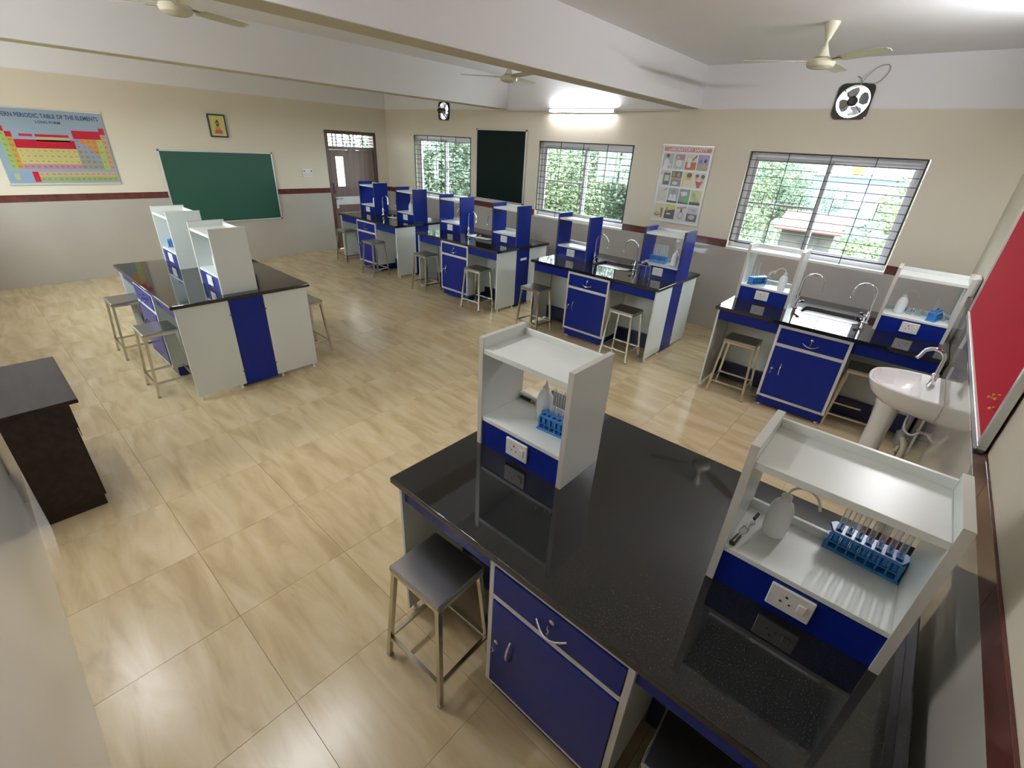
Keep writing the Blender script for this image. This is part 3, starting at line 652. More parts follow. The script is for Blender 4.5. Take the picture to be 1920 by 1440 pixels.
# stoppered flasks lying / standing
fk = empty('glass_funnel', (9.99, -1.33, SZ), 0.4, label='white plastic dropper bottle with a tilted nozzle beside the pale blue rack', cat='dropper bottle'); fk.name = 'dropper_bottle'
q = MB(); q.lathe([(0.018, 0), (0.020, 0.004), (0.020, 0.035), (0.009, 0.045)], 16); q.build('bottle_body', M_tube, fk, True)
q = MB(); q.tube([(0, 0, 0.043), (-0.006, 0, 0.06), (-0.022, 0, 0.075)], [0.009, 0.008, 0.004], 10); q.build('nozzle', M_plate, fk, True)
fk = empty('dropper_bottle', (8.545, -1.34, SZ), 0.2, label='white plastic dropper bottle beside the small blue rack left of the sink', cat='dropper bottle')
q = MB(); q.lathe([(0.020, 0), (0.022, 0.004), (0.021, 0.07), (0.010, 0.09), (0.010, 0.115)], 16); q.build('bottle_body', M_tube, fk, True)
q = MB(); q.tube([(-0.004, 0, 0.113), (0.010, 0, 0.135), (0.045, 0, 0.155)], [0.011, 0.010, 0.006], 10); q.build('nozzle', M_plate, fk, True)
# test tube holders
hd = empty('tube_holder', (8.41, -5.123, SZ), -0.05, label='short black and gold tube holder lying at the back of the left shelf, nearest bench', cat='tube holder')
q = MB(); q.tube([(-0.05, 0, 0.010), (0.02, 0, 0.010)], 0.0095, 12); q.build('grip', M_black, hd, True)
q = MB(); q.tube([(0.02, 0, 0.010), (0.034, 0, 0.010)], 0.0085, 12); q.tube([(0.034, 0, 0.010), (0.046, 0, 0.010)], [0.006, 0.004], 10); q.build('ferrule', mat('brass', (0.55, 0.38, 0.14), 0.25, metal=1.0), hd, True)
hd = empty('tube_holder', (9.528, -5.28, SZ), 1.45, label='wire tube holder with a wooden grip leaning by the left panel of the right shelf', cat='tube holder')
q = MB(); q.tube([(-0.105, 0, 0.012), (-0.05, 0, 0.012)], [0.010, 0.008], 10); q.build('wooden_grip', mat('dark wood', (0.06, 0.045, 0.025), 0.4), hd, True)
q = MB()
for s_ in (-1, 1): q.tube([(-0.05, 0, 0.012), (-0.02, s_ * 0.012, 0.014), (0.02, s_ * 0.004, 0.014), (0.045, s_ * 0.012, 0.016), (0.065, s_ * 0.003, 0.018)], 0.0018, 6)
q.tube([(0.0, -0.01, 0.014), (0.0, 0.01, 0.02)], 0.003, 6); q.build('wire_spring', M_chrome, hd, True)
q = MB(); q.tube([(0.065, 0, 0.018), (0.10, 0, 0.022)], [0.006, 0.006], 8); q.build('clamp_tip', M_black, hd, True)
# tripod with burner mesh on the third window bench
tp = empty('tripod_stand', (7.285, -1.625, TZ), 0.25, label='thin steel tripod stand before the right blue shelf of the third window bench', cat='tripod stand')
q = MB(); P3 = [Vector((0.085 * math.cos(a), 0.085 * math.sin(a), 0.165)) for a in (PI / 2, PI / 2 + 2 * PI / 3, PI / 2 + 4 * PI / 3)]
for i in range(3): q.bar(P3[i], P3[(i + 1) % 3], 0.012, 0.004)
q.build('top_triangle', M_alud, tp)
for i in range(3): q = MB(); q.tube([P3[i] * 1.0, Vector((P3[i].x * 1.12, P3[i].y * 1.12, 0.0))], 0.0035, 8); q.build('leg', M_alud, tp, True)
bu = empty('spirit_burner', (7.285, -1.625, TZ + 0.168), 0, label='small black spirit burner standing on the tripod stand', cat='burner')
q = MB(); q.lathe([(0.030, 0), (0.036, 0.006), (0.034, 0.02), (0.016, 0.032), (0.014, 0.036)], 18); q.build('lamp_body', M_black, bu, True)
q = MB(); q.lathe([(0.008, 0.035), (0.008, 0.048), (0.004, 0.055)], 10); q.build('wick_tube', M_alud, bu, True)

# ================================================================ things on the walls
def board(name, lab, to, a0, a1, z0, z1, face, frame=0.022, th=0.022, cat='board', caps=True, side=1):
    """to(a, depth) -> (x, y); depth 0 = wall surface"""
    r = empty(name, (*to((a0 + a1) / 2, 0), z0), label=lab, cat=cat); o0 = Vector(r.location)
    def bx(q, a, b, da, db, za, zb, bev=0.0):
        p, s_ = to(a, da), to(b, db)
        q.box(min(p[0], s_[0]) - o0.x, min(p[1], s_[1]) - o0.y, za - o0.z, max(p[0], s_[0]) - o0.x, max(p[1], s_[1]) - o0.y, zb - o0.z, bev)
    q = MB(); bx(q, a0 + 0.004, a1 - 0.004, 0.001, th * 0.6, z0 + 0.004, z1 - 0.004); q.build('writing_surface' if cat == 'board' else 'sheet', face, r)
    for p in ((a0, a1, z0, z0 + frame), (a0, a1, z1 - frame, z1), (a0, a0 + frame, z0 + frame, z1 - frame), (a1 - frame, a1, z0 + frame, z1 - frame)):
        q = MB(); bx(q, p[0], p[1], 0.001, th, p[2], p[3], 0.002); q.build('frame_rail', M_rail, r)
    if caps:
        for a in (a0, a1):
            for z in (z0, z1):
                q = MB(); c = 0.022; bx(q, a - (0.003 if a == a0 else c), a + (c if a == a0 else 0.003), 0.001, th + 0.003, z - (0.003 if z == z0 else c), z + (c if z == z0 else 0.003), 0.003); q.build('corner_cap', M_cap, r)
    return r, bx, o0
M_rail = mat('anodised rail', (0.62, 0.62, 0.60), 0.3, metal=0.35); M_cap = mat('dark corner cap', (0.04, 0.04, 0.035), 0.5)
WS = 0.0095
t_left = lambda a, d: (d + 0.0095, a); t_far = lambda a, d: (a, -d - 0.0095); t_right = lambda a, d: (L - 0.0095 - d, a)
board('chalk_board', 'wide green chalkboard with an aluminium frame on the left wall', t_left, -4.355, -2.565, 0.718, 1.873, M_gboard)
board('chalk_board', 'tall dark green board on the far wall between the left and middle windows', t_far, 2.825, 4.022, 1.29, 2.468, M_gboard2)
rb, _, _ = board('pin_board', 'red felt notice board with an aluminium frame on the right wall', t_right, -4.40, -1.80, 1.235, 2.44, M_red, 0.035, 0.03)
# push pins on the red board
for i, (y, z, c, ry, nm) in enumerate(((-4.245, 1.437, (0.75, 0.30, 0.03), 0.5, 'topmost orange push pin on the red notice board'), (-4.215, 1.408, (0.80, 0.42, 0.08), -0.3, 'middle yellow push pin on the red notice board'), (-4.250, 1.385, (0.75, 0.35, 0.10), 0.9, 'lowest push pin on the red notice board'))):
    x = L - 0.0095 - 0.0185; r = empty('push_pin', (x, y, z), label=nm, cat='push pin', group='push pins on the red board')
    R_ = Matrix.Rotation(-PI / 2, 4, 'Y') @ Matrix.Rotation(ry, 4, 'X')
    q = MB(); q.lathe([(0.006, 0.006), (0.0055, 0.010), (0.003, 0.013), (0.0032, 0.024), (0.006, 0.028), (0.005, 0.032)], 10, mat4=R_); q.build('pin_head', flat(c), r, True)
    q = MB(); q.lathe([(0.0006, -0.004), (0.0008, 0.008)], 6, mat4=R_); q.build('needle', M_chrome, r)
# framed picture
r, bx, o0 = board('framed_picture', 'small framed picture of a seated bearded figure above the green board', t_left, -3.525, -3.250, 2.085, 2.428, flat((0.62, 0.60, 0.50)), 0.022, 0.018, 'picture', False)
for c in r.children:
    if c.name.startswith('frame_rail'): c.data.materials[0] = M_black
def blob(par, pts, d, col, name):   # flat print layer on the left wall, outline in (a, z)
    q = MB(); v = [q.b.verts.new((d, a, z)) for a, z in pts]; q.b.faces.new(v); o = q.build(name, flat(col), par, fix=False); return o
def ell(ca, cz, ra, rz_, n=18): return [(ca + ra * math.cos(2 * PI * k / n), cz + rz_ * math.sin(2 * PI * k / n)) for k in range(n)]
w0 = lambda k: 0.0150 + k * 0.0004
q = MB(); q.box(0.0125, -0.100, 0.035, 0.0146, 0.100, 0.308); q.build('backdrop', flat((0.55, 0.50, 0.10)), r)
blob(r, ell(0, 0.21, 0.028, 0.042), w0(0), (0.03, 0.02, 0.015), 'hair'); blob(r, ell(0, 0.205, 0.018, 0.024), w0(1), (0.42, 0.22, 0.11), 'face'); blob(r, ell(0, 0.180, 0.016, 0.020), w0(2), (0.05, 0.03, 0.02), 'beard')
blob(r, ell(0, 0.248, 0.010, 0.018), w0(1), (0.03, 0.02, 0.015), 'topknot')
blob(r, [(-0.045, 0.10), (-0.040, 0.15), (-0.02, 0.172), (0.02, 0.172), (0.040, 0.15), (0.045, 0.10)], w0(0) - 0.0002, (0.50, 0.30, 0.20), 'body')
blob(r, [(-0.062, 0.055), (-0.058, 0.095), (-0.03, 0.115), (0.03, 0.115), (0.058, 0.095), (0.062, 0.055)], w0(1), (0.50, 0.06, 0.04), 'robe')
# periodic table chart (left wall)
CY0, CY1, CZ0, CZ1 = -6.153, -4.935, 1.393, 2.315
ch = empty('periodic_table_chart', (0.0095, CY1, CZ0), 0, label='laminated periodic table chart with red and yellow cells on the left wall', cat='chart')
q = MB(); q.box(0.001, CY0 - CY1, 0, 0.004, 0, CZ1 - CZ0); q.build('sheet', flat((0.26, 0.34, 0.42), 0.18), ch)
q = MB(); q.box(0.0, CY0 - CY1 - 0.01, -0.022, 0.010, 0.008, 0.004, 0.002); q.build('hanger_rail', M_rail, ch)
q = MB(); q.box(0.0, CY0 - CY1 - 0.01, CZ1 - CZ0 - 0.004, 0.010, 0.008, CZ1 - CZ0 + 0.012, 0.002); q.build('hanger_rail', M_rail, ch)
cw = (CY1 - CY0); chh = CZ1 - CZ0
def crect(u0, v0, u1, v1, col, name, d=0.0044):  # u: 0 left..1 right, v: 0 top..1 bottom
    q = MB(); a0_, a1_ = -cw + u0 * cw, -cw + u1 * cw; z1_, z0_ = chh * (1 - v0), chh * (1 - v1)
    q.box(d - 0.0003, a0_, z0_, d, a1_, z1_); return q.build(name, flat(col, 0.2), ch)
ML = Matrix(((0, 0, 1, 0), (1, 0, 0, 0), (0, 1, 0, 0), (0, 0, 0, 1)))   # text plane facing +x
def ctext(body, u, v, size, col, nm='lettering', sx=1.0, bold=0.0, width=None): return text_mesh(body, size, flat(col), ch, nm, Matrix.Translation((0.0052, -cw + u * cw, chh * (1 - v))) @ ML, 0.0002, sx=sx, bold=bold, width=width)
ctext('MODERN PERIODIC TABLE OF THE ELEMENTS', 0.50, 0.085, 0.072, (0.01, 0.04, 0.12), bold=0.0015, width=1.12)
ctext('LONG FORM', 0.50, 0.165, 0.045, (0.01, 0.04, 0.12), bold=0.001)
C_or, C_gr, C_ye, C_pk, C_bl, C_gy, C_org, C_lg, C_sal = (0.50, 0.30, 0.05), (0.30, 0.42, 0.12), (0.52, 0.45, 0.16), (0.46, 0.22, 0.27), (0.25, 0.29, 0.36), (0.28, 0.27, 0.22), (0.52, 0.24, 0.06), (0.38, 0.45, 0.10), (0.50, 0.30, 0.18)
SYM = {1: 'H . . . . . . . . . . . . . . . . He', 2: 'Li Be . . . . . . . . . . B C N O F Ne', 3: 'Na Mg . . . . . . . . . . Al Si P S Cl Ar', 4: 'K Ca Sc Ti V Cr Mn Fe Co Ni Cu Zn Ga Ge As Se Br Kr',
       5: 'Rb Sr Y Zr Nb Mo Tc Ru Rh Pd Ag Cd In Sn Sb Te I Xe', 6: 'Cs Ba La Hf Ta W Re Os Ir Pt Au Hg Tl Pb Bi Po At Rn', 7: 'Fr Ra Ac Rf Db Sg Bh Hs Mt Ds Rg Cn Nh Fl Mc Lv Ts Og'}
U0, U1, V0, V1 = 0.06, 0.985, 0.30, 0.80
cu = (U1 - U0) / 18; cv = (V1 - V0) / 7
crect(U0, V0 - 0.07, U0 + cu, V0, (0.45, 0.015, 0.03), 'group_header'); crect(U0 + cu, V0 + cv - 0.07, U0 + 2 * cu, V0 + cv, (0.45, 0.015, 0.03), 'group_header')
crect(U0 + 2 * cu, V0 + 3 * cv - 0.115, U0 + 12 * cu, V0 + 3 * cv, (0.42, 0.012, 0.03), 'group_header'); crect(U0 + 12 * cu, V0 + cv - 0.115, U0 + 17 * cu, V0 + cv, (0.42, 0.012, 0.03), 'group_header'); crect(U0 + 17 * cu, V0 - 0.09, U1, V0, (0.42, 0.012, 0.03), 'group_header')
crect(0.22, 0.325, 0.33, 0.36, (0.42, 0.03, 0.09), 'legend_bar'); crect(0.35, 0.325, 0.64, 0.36, (0.42, 0.02, 0.05), 'legend_bar'); crect(0.35, 0.362, 0.64, 0.42, (0.42, 0.40, 0.22), 'legend_box')
def colr(r_, c):
    if c == 0: return C_gr
    if c == 1: return C_or
    if c == 17: return C_sal
    if c < 12: return C_pk if r_ == 7 else C_ye
    if c == 16: return C_lg
    if c - 12 >= r_ - 1: return C_org
    if c - 12 == r_ - 2 or c - 12 == r_ - 3: return C_bl
    return C_gy
for r_ in range(1, 8):
    for c, sy in enumerate(SYM[r_].split()):
        if sy == '.': continue
        crect(U0 + c * cu + 0.0008, V0 + (r_ - 1) * cv + 0.002, U0 + (c + 1) * cu - 0.0008, V0 + r_ * cv - 0.002, colr(r_, c), 'element_cell')
        ctext(sy, U0 + (c + 0.5) * cu, V0 + (r_ - 0.5) * cv, 0.030, (0.04, 0.04, 0.03), 'symbol')
for k, (rowt, col) in enumerate(((('Ce Pr Nd Pm Sm Eu Gd Tb Dy Ho Er Tm Yb Lu'), (0.48, 0.36, 0.22)), (('Th Pa U Np Pu Am Cm Bk Cf Es Fm Md No Lr'), (0.30, 0.36, 0.13)))):
    v = 0.835 + k * 0.072
    for c, sy in enumerate(rowt.split()):
        u = U0 + (4 + c) * cu; crect(u + 0.0008, v + 0.002, u + cu - 0.0008, v + 0.070, col, 'element_cell'); ctext(sy, u + cu / 2, v + 0.036, 0.030, (0.05, 0.05, 0.04), 'symbol')
crect(U0 + 3 * cu, 0.835, U0 + 4 * cu, 0.977, (0.45, 0.015, 0.03), 'series_header')
crect(0.02, 0.84, 0.20, 0.97, (0.24, 0.33, 0.45), 'legend_box'); crect(0.06, 0.86, 0.10, 0.95, (0.42, 0.42, 0.20), 'legend_box', 0.0048)
# laboratory safety poster (far wall)
PX0, PX1, PZ0, PZ1 = 6.495, 7.19, 1.372, 2.343
po = empty('safety_poster', (PX0, -0.0095, PZ0), 0, label='laboratory safety poster with sixteen pictures on the far wall', cat='poster'); pw, ph = PX1 - PX0, PZ1 - PZ0
q = MB(); q.box(0, -0.004, 0, pw, -0.001, ph); q.build('sheet', M_paper, po)
for z in (-0.012, ph - 0.006): q = MB(); q.box(-0.012, -0.012, z, pw + 0.012, 0, z + 0.018, 0.002); q.build('hanger_rail', M_rail, po)
def pq(u0, v0, u1, v1, col, name, lay=0):
    q = MB(); d = 0.0044 + lay * 0.0004; q.box(u0 * pw, -d, (1 - v1) * ph, u1 * pw, -d + 0.0003, (1 - v0) * ph); return q.build(name, flat(col), po)
def pe(cu_, cv_, ru, rv, col, name, lay, par=po, n=14):
    q = MB(); d = 0.0044 + lay * 0.0004; v = [q.b.verts.new(((cu_ + ru * math.cos(2 * PI * k / n)) * pw, -d, (1 - cv_ + rv * math.sin(2 * PI * k / n)) * ph)) for k in range(n)]; q.b.faces.new(v); return q.build(name, flat(col), par, fix=False)
def pp(pts, col, name, lay):
    q = MB(); d = 0.0044 + lay * 0.0004; v = [q.b.verts.new((u * pw, -d, (1 - v_) * ph)) for u, v_ in pts]; q.b.faces.new(v); return q.build(name, flat(col), po, fix=False)
pq(0.03, 0.02, 0.97, 0.075, (0.52, 0.17, 0.17), 'heading_band')
text_mesh('LABORATORY SAFETY', 0.056, flat((0.72, 0.68, 0.68)), po, 'lettering', Matrix.Translation((pw / 2, -0.0052, ph * (1 - 0.0475))) @ Matrix(((1, 0, 0, 0), (0, 0, -1, 0), (0, 1, 0, 0), (0, 0, 0, 1))), 0.0002, bold=0.0008, width=0.53)
K, SK = (0.03, 0.03, 0.03), (0.50, 0.28, 0.17)
CELL = [(.36,.40,.39),(.38,.41,.40),(.52,.52,.45),(.30,.27,.48), (.50,.45,.44),(.10,.07,.05),(.55,.50,.22),(.55,.52,.45), (.52,.48,.45),(.30,.30,.31),(.22,.22,.22),(.50,.52,.20), (.55,.50,.30),(.50,.48,.10),(.55,.53,.52),(.45,.42,.48)]
for i, c in enumerate(CELL):
    rr_, cc = divmod(i, 4); u0 = 0.035 + cc * 0.235; v0 = 0.10 + rr_ * 0.222; u1 = u0 + 0.215; v1 = v0 + 0.195; C = lambda u, v: (u0 + u * (u1 - u0), v0 + v * (v1 - v0))
    pq(u0, v0, u1, v1, c, 'picture')
    def E(u, v, a, b, col, nm='print', lay=1): pe(*C(u, v), a * (u1 - u0), b * (v1 - v0), col, nm, lay)
    def G(pts, col, lay=1, nm='print'): pp([C(*p) for p in pts], col, nm, lay)
    if i == 0: G([(.1,1),(.15,.45),(.4,.3),(.6,.5),(.55,1)], (.62,.64,.64)); E(.45,.22,.17,.16,SK); E(.42,.15,.17,.12,K,lay=2); G([(.5,.55),(.9,.75),(.85,.85),(.5,.7)], (.6,.6,.6), 2)
    elif i == 1: G([(.1,.1),(.95,.05),(.95,.4),(.1,.35)], (.35,.18,.20)); E(.5,.62,.3,.22,(.60,.60,.58),lay=2); G([(.2,.2),(.4,.15),(.45,.3),(.25,.33)], (.5,.5,.5), 2)
    elif i == 2: G([(0,.5),(1,.5),(1,1),(0,1)], (.45,.10,.02)); G([(.2,.25),(.5,.25),(.5,.85),(.2,.85)], (.60,.62,.60), 2); G([(.55,.35),(.95,.0),(1,.12),(.65,.45)], (.45,.12,.10), 2)
    elif i == 3: G([(0,.6),(1,.55),(1,1),(0,1)], (.25,.30,.22)); E(.68,.72,.25,.15,SK,lay=2); E(.7,.38,.12,.12,K,lay=2); G([(.15,.3),(.4,.3),(.4,.55),(.15,.55)], (.15,.12,.30), 2)
    elif i == 4: G([(.35,.15),(.98,.15),(.98,.95),(.35,.95)], (.08,.08,.08)); G([(.45,.3),(.9,.3),(.9,.7),(.45,.7)], (.45,.45,.44), 2); G([(.02,.3),(.25,.3),(.25,.95),(.02,.95)], (.62,.61,.60), 1)
    elif i == 5: G([(0,.42),(1,.42),(1,.55),(0,.55)], (.45,.22,.12), 2); G([(0,.55),(1,.55),(1,1),(0,1)], (.18,.18,.18)); E(.45,.8,.28,.12,(.5,.5,.5),lay=2); G([(.1,.05),(.3,.05),(.3,.35),(.1,.35)], (.35,.2,.1), 2); G([(.55,.1),(.8,.1),(.8,.35),(.55,.35)], (.3,.25,.2), 2)
    elif i == 6: G([(.1,1),(.2,.6),(.55,.5),(.9,.65),(.85,1)], (.60,.56,.42)); E(.6,.32,.22,.2,SK); E(.6,.2,.25,.16,(.10,.05,.03),lay=2)
    elif i == 7: E(.25,.3,.17,.16,SK); E(.25,.2,.17,.1,K,lay=2); E(.75,.32,.17,.16,SK); E(.78,.22,.17,.12,K,lay=2); G([(.15,.5),(.5,.6),(.85,.5),(.6,1),(.4,1)], (.45,.04,.03), 2)
    elif i == 8: E(.5,.55,.33,.35,(.42,.38,.33)); E(.5,.55,.27,.29,(.52,.48,.45),lay=2); G([(.6,.15),(.95,.0),(.98,.1),(.7,.25)], (.25,.25,.25), 2)
    elif i == 9: E(.5,.25,.17,.2,(.25,.24,.24)); G([(.1,.9),(.2,.45),(.45,.4),(.5,.9)], (.60,.60,.60), 2); G([(.9,.9),(.8,.45),(.55,.4),(.5,.9)], (.60,.60,.60), 2); G([(.0,.85),(1,.88),(1,1),(0,1)], K, 3)
    elif i == 10: G([(.5,.55),(1,.4),(1,.9),(.6,.9)], (.08,.40,.08), 2); G([(.1,.2),(.7,.15),(.8,.4),(.3,.5)], (.55,.55,.55), 2); G([(0,.85),(1,.9),(1,1),(0,1)], (.06,.06,.06), 3)
    elif i == 11: G([(0,.0),(.5,.35),(.95,.85),(.3,.8)], (.40,.38,.30), 1); E(.3,.35,.15,.18,(.3,.28,.22),lay=2); G([(0,.8),(1,.8),(1,1),(0,1)], (.05,.05,.05), 2)
    elif i == 12: E(.35,.75,.28,.13,K); E(.35,.73,.22,.09,(.45,.36,.10),lay=2); G([(.65,.3),(.9,.3),(.85,.95),(.7,.95)], (.18,.10,.06), 2)
    elif i == 13: G([(0,.45),(1,.3),(1,1),(0,1)], (.06,.05,.05)); E(.4,.65,.25,.06,(.5,.5,.5),lay=2); G([(.1,.3),(.2,.15),(.3,.45),(.1,.5)], (.3,.15,.05), 2)
    elif i == 14: G([(.05,.1),(.95,.0),(.95,.15),(.1,.25)], (.42,.26,.20), 1); E(.5,.65,.26,.28,(.25,.25,.25)); E(.5,.65,.20,.22,(.55,.53,.52),lay=2); G([(.45,.2),(.6,.2),(.6,.45),(.45,.45)], K, 3)
    else: G([(0,.45),(1,.5),(1,1),(0,1)], (.12,.11,.12)); E(.5,.7,.3,.16,(.42,.40,.38),lay=2); G([(.3,.1),(.8,.2),(.6,.35)], (.3,.3,.3), 2)
# switchboards
def switchboard(face, loc, rz, w, h, label, ncol):
    r = empty('switchboard', loc, rz, label=label, cat='switchboard')
    q = MB(); q.box(-w / 2, -0.022, 0, w / 2, 0, h, 0.003); q.build('backbox', M_plate, r)
    q = MB(); q.box(-w / 2 - 0.004, -0.030, -0.004, w / 2 + 0.004, -0.020, h + 0.004, 0.003); q.build('cover_plate', M_plate, r)
    for k in range(ncol):
        x = -w / 2 + (k + 0.5) * w / ncol
        q = MB(); q.box(x - 0.014, -0.034, h * 0.12, x + 0.014, -0.028, h * 0.42, 0.002); q.build('rocker_switch', M_paper, r)
        if k in (0, ncol - 1):
            q = MB(); q.box(x - 0.012, -0.0315, h * 0.62, x + 0.012, -0.029, h * 0.80); q.build('socket_hole', M_cap, r)
    return r
switchboard(0, (0.0095, -1.925, 1.462), PI / 2, 0.19, 0.145, 'white switchboard on the left wall between the green board and the brown door', 4)
# white boxed conduit box on the right wall
cb = empty('switch_box', (L - 0.0095, -1.22, 1.285), -PI / 2, label='white switch box on the right wall just beyond the red board', cat='switch box')
q = MB(); q.box(-0.11, -0.045, 0, 0.11, 0, 0.16, 0.006); q.build('box_body', M_plate, cb)
q = MB(); q.box(-0.10, -0.050, 0.01, 0.10, -0.043, 0.15, 0.003); q.build('cover_plate', M_plate, cb)
# conduit and clips along the paint line
cd = empty('wire_conduit', (0, 0, 0), label='thin grey wire running along the paint line of the far wall', cat='wire')
q = MB(); q.tube([(3.55, -0.004, 2.742), (4.46, -0.004, 2.738)], 0.0035, 6); q.build('wire', M_alud, cd, True); q = MB(); q.tube([(5.68, -0.004, 2.738), (6.62, -0.004, 2.744)], 0.0035, 6); q.build('wire', M_alud, cd, True)

# ================================================================ fans
def ceiling_fan(loc, ang, label):
    r = empty('ceiling_fan', (loc[0], loc[1], H), 0, label=label, cat='fan', group='ivory ceiling fans')
    q = MB(); q.lathe([(0.010, -0.125), (0.020, -0.11), (0.050, -0.03), (0.058, 0.0)], 20); q.build('ceiling_canopy', M_fan, r, True)
    q = MB(); q.tube([(0, 0, -0.20), (0, 0, -0.10)], 0.011, 10); q.build('down_rod', M_fan, r, True)
    q = MB(); q.lathe([(0.058, -0.235), (0.045, -0.22), (0.015, -0.15), (0.011, -0.14)], 20); q.build('lower_canopy', M_fan, r, True)
    q = MB(); q.lathe([(0.03, -0.318), (0.075, -0.312), (0.100, -0.298), (0.108, -0.275), (0.100, -0.252), (0.06, -0.238)], 28); q.build('motor_housing', M_fan, r, True)
    for k in range(3):
        a = math.radians(ang + 120 * k); Rz = Matrix.Rotation(a, 4, 'Z')
        n = 8; top = []; tilt = math.radians(-11)
        prof = [(0.10, 0.028), (0.17, 0.030), (0.20, 0.052), (0.30, 0.056), (0.45, 0.056), (0.56, 0.050), (0.60, 0.034), (0.605, 0.012)]
        q = MB(); rings = []
        for x, w_ in prof:
            rings.append([Rz @ Vector((x, c * w_ * math.cos(tilt), -0.262 + c * w_ * math.sin(tilt) + t_ + (0.006 * (1 - c * c)))) for c, t_ in ((-1, 0), (0, 0.0), (1, 0), (1, 0.0025), (0, 0.0025), (-1, 0.0025))])
        q.loft(rings); b = q.build('blade', M_fan, r, True)
        q = MB(); q.box(0.085, -0.018, -0.268, 0.19, 0.018, -0.264, 0.001); bmesh.ops.transform(q.b, matrix=Rz, verts=q.b.verts); q.build('blade_arm', M_fan, b)
    return r
ceiling_fan((8.50, -1.64), 325, 'ivory ceiling fan in the right bay near the large exhaust fan')
ceiling_fan((5.08, -1.70), 338, 'ivory ceiling fan half hidden behind the nearer beam, before the lit tube light')
ceiling_fan((5.07, -5.27), 350, 'ivory ceiling fan cut by the top left edge of the picture')
ceiling_fan((8.50, -5.25), 20, 'ivory ceiling fan above the camera, outside the top of the frame')
def exhaust(cx, cz, s_, label, depth, cable):
    r = empty('exhaust_fan', (cx, -0.002, cz), 0, label=label, cat='exhaust fan', group='exhaust fans in the far wall'); h = s_ / 2
    q = MB(); n = 32; ring = [(0.93 * h * math.cos(2 * PI * k / n), 0.93 * h * math.sin(2 * PI * k / n)) for k in range(n)]
    q.slab_hole(rrect(-h, -h, h, h, 0.06), ring, 0.0, 0.020); bmesh.ops.rotate(q.b, cent=(0, 0, 0), matrix=Matrix.Rotation(PI / 2, 3, 'X'), verts=q.b.verts); q.build('mounting_frame', M_fanm, r)
    q = MB(); ro = [(0.93 * h * math.cos(2 * PI * k / n), 0.93 * h * math.sin(2 * PI * k / n)) for k in range(n)]
    q.loft([[(x, -0.02, z) for x, z in ro], [(x, 0.10, z) for x, z in ro], [(x * 0.97, 0.10, z * 0.97) for x, z in ro], [(x * 0.97, -0.02, z * 0.97) for x, z in ro]], False, False); q.build('shroud_ring', M_blade, r, True)
    for a in (45, 135, 225, 315):
        a = math.radians(a); q = MB(); q.bar((0.04 * math.cos(a), -depth * 0.5, 0.04 * math.sin(a)), (1.12 * h * math.cos(a), -0.022, 1.12 * h * math.sin(a)), 0.012, 0.006); q.build('support_arm', M_fanm, r)
    q = MB(); R4 = Matrix.Rotation(PI / 2, 4, 'X'); q.lathe([(0.03, -0.01), (0.045, 0.0), (0.048, depth), (0.030, depth + 0.02)], 20, mat4=R4); q.build('motor', M_fanm, r, True)
    for k in range(4):
        a0 = math.radians(20 + 90 * k); q = MB(); rings = []
        for t_ in range(6):
            rr = 0.045 + t_ / 5 * (0.80 * h - 0.045); wd = 0.30 + 0.35 * math.sin(PI * (t_ + 1.2) / 7)
            rings.append([(rr * math.cos(a0 + c * wd), 0.045 + c * 0.022 + d, rr * math.sin(a0 + c * wd)) for c, d in ((-1, 0), (0, 0), (1, 0), (1, 0.002), (0, 0.002), (-1, 0.002))])
        q.loft(rings); q.build('fan_blade', M_blade, r, True)
    if cable:
        q = MB(); pts = [(0.02, -0.03, h * 0.9), (0.06, -0.06, h + 0.05), (0.13, -0.05, h + 0.13), (0.21, -0.03, h + 0.15), (0.235, -0.02, h + 0.10), (0.20, -0.02, h + 0.03), (0.15, -0.02, h - 0.005), (0.08, -0.03, h - 0.005)]
        q.tube(smooth(pts), 0.0045, 8); q.build('power_cable', M_alud, r, True)
        q = MB(); q.tube(smooth([(0.03, -0.02, h + 0.00), (0.0, -0.02, h + 0.05), (-0.03, -0.01, h + 0.06)]), 0.004, 6); q.build('power_cable', M_alud, r, True)
    return r
exhaust(8.552, 2.835, 0.335, 'large square exhaust fan with a looped cable, right bay of the far wall', 0.06, True)
exhaust(1.92, 2.742, 0.31, 'exhaust fan with a protruding motor on the far wall above the left window', 0.13, False)

# ================================================================ wash basin on the right wall
wb = empty('wash_basin', (L - 0.009, -2.575, 0), 0, label='white ceramic pedestal wash basin with a chrome tap by the right wall', cat='wash basin')
def dshape(k, n, fx, fy, x_back=0.0):   # n points, straight at the wall, round in front; fx depth, fy half width
    t = -PI / 2 + PI * k / (n - 1); c, s_ = math.cos(t), math.sin(t)
    return (-x_back - fx * abs(c) ** 0.75, fy * (1 if s_ > 0 else -1) * abs(s_) ** 0.72)
n = 28
def drin(fx, fy, z, xb=0.0, ins=0.0): return [(x, y, z) for x, y in (dshape(k, n, fx, fy, xb) for k in range(n))]
q = MB(); q.loft([drin(0.20, 0.17, 0.665, 0.0), drin(0.34, 0.23, 0.70), drin(0.41, 0.265, 0.76), drin(0.435, 0.282, 0.825), drin(0.440, 0.285, 0.842), drin(0.434, 0.280, 0.850),
    [(x, y, 0.846) for x, y in (dshape(k, n, 0.285, 0.255, 0.135) for k in range(n))], [(x, y, 0.80) for x, y in (dshape(k, n, 0.27, 0.24, 0.142) for k in range(n))],
    [(x, y, 0.74) for x, y in (dshape(k, n, 0.21, 0.19, 0.165) for k in range(n))], [(x, y, 0.715) for x, y in (dshape(k, n, 0.08, 0.08, 0.22) for k in range(n))]])
q.build('basin_bowl', M_cer, wb, True)
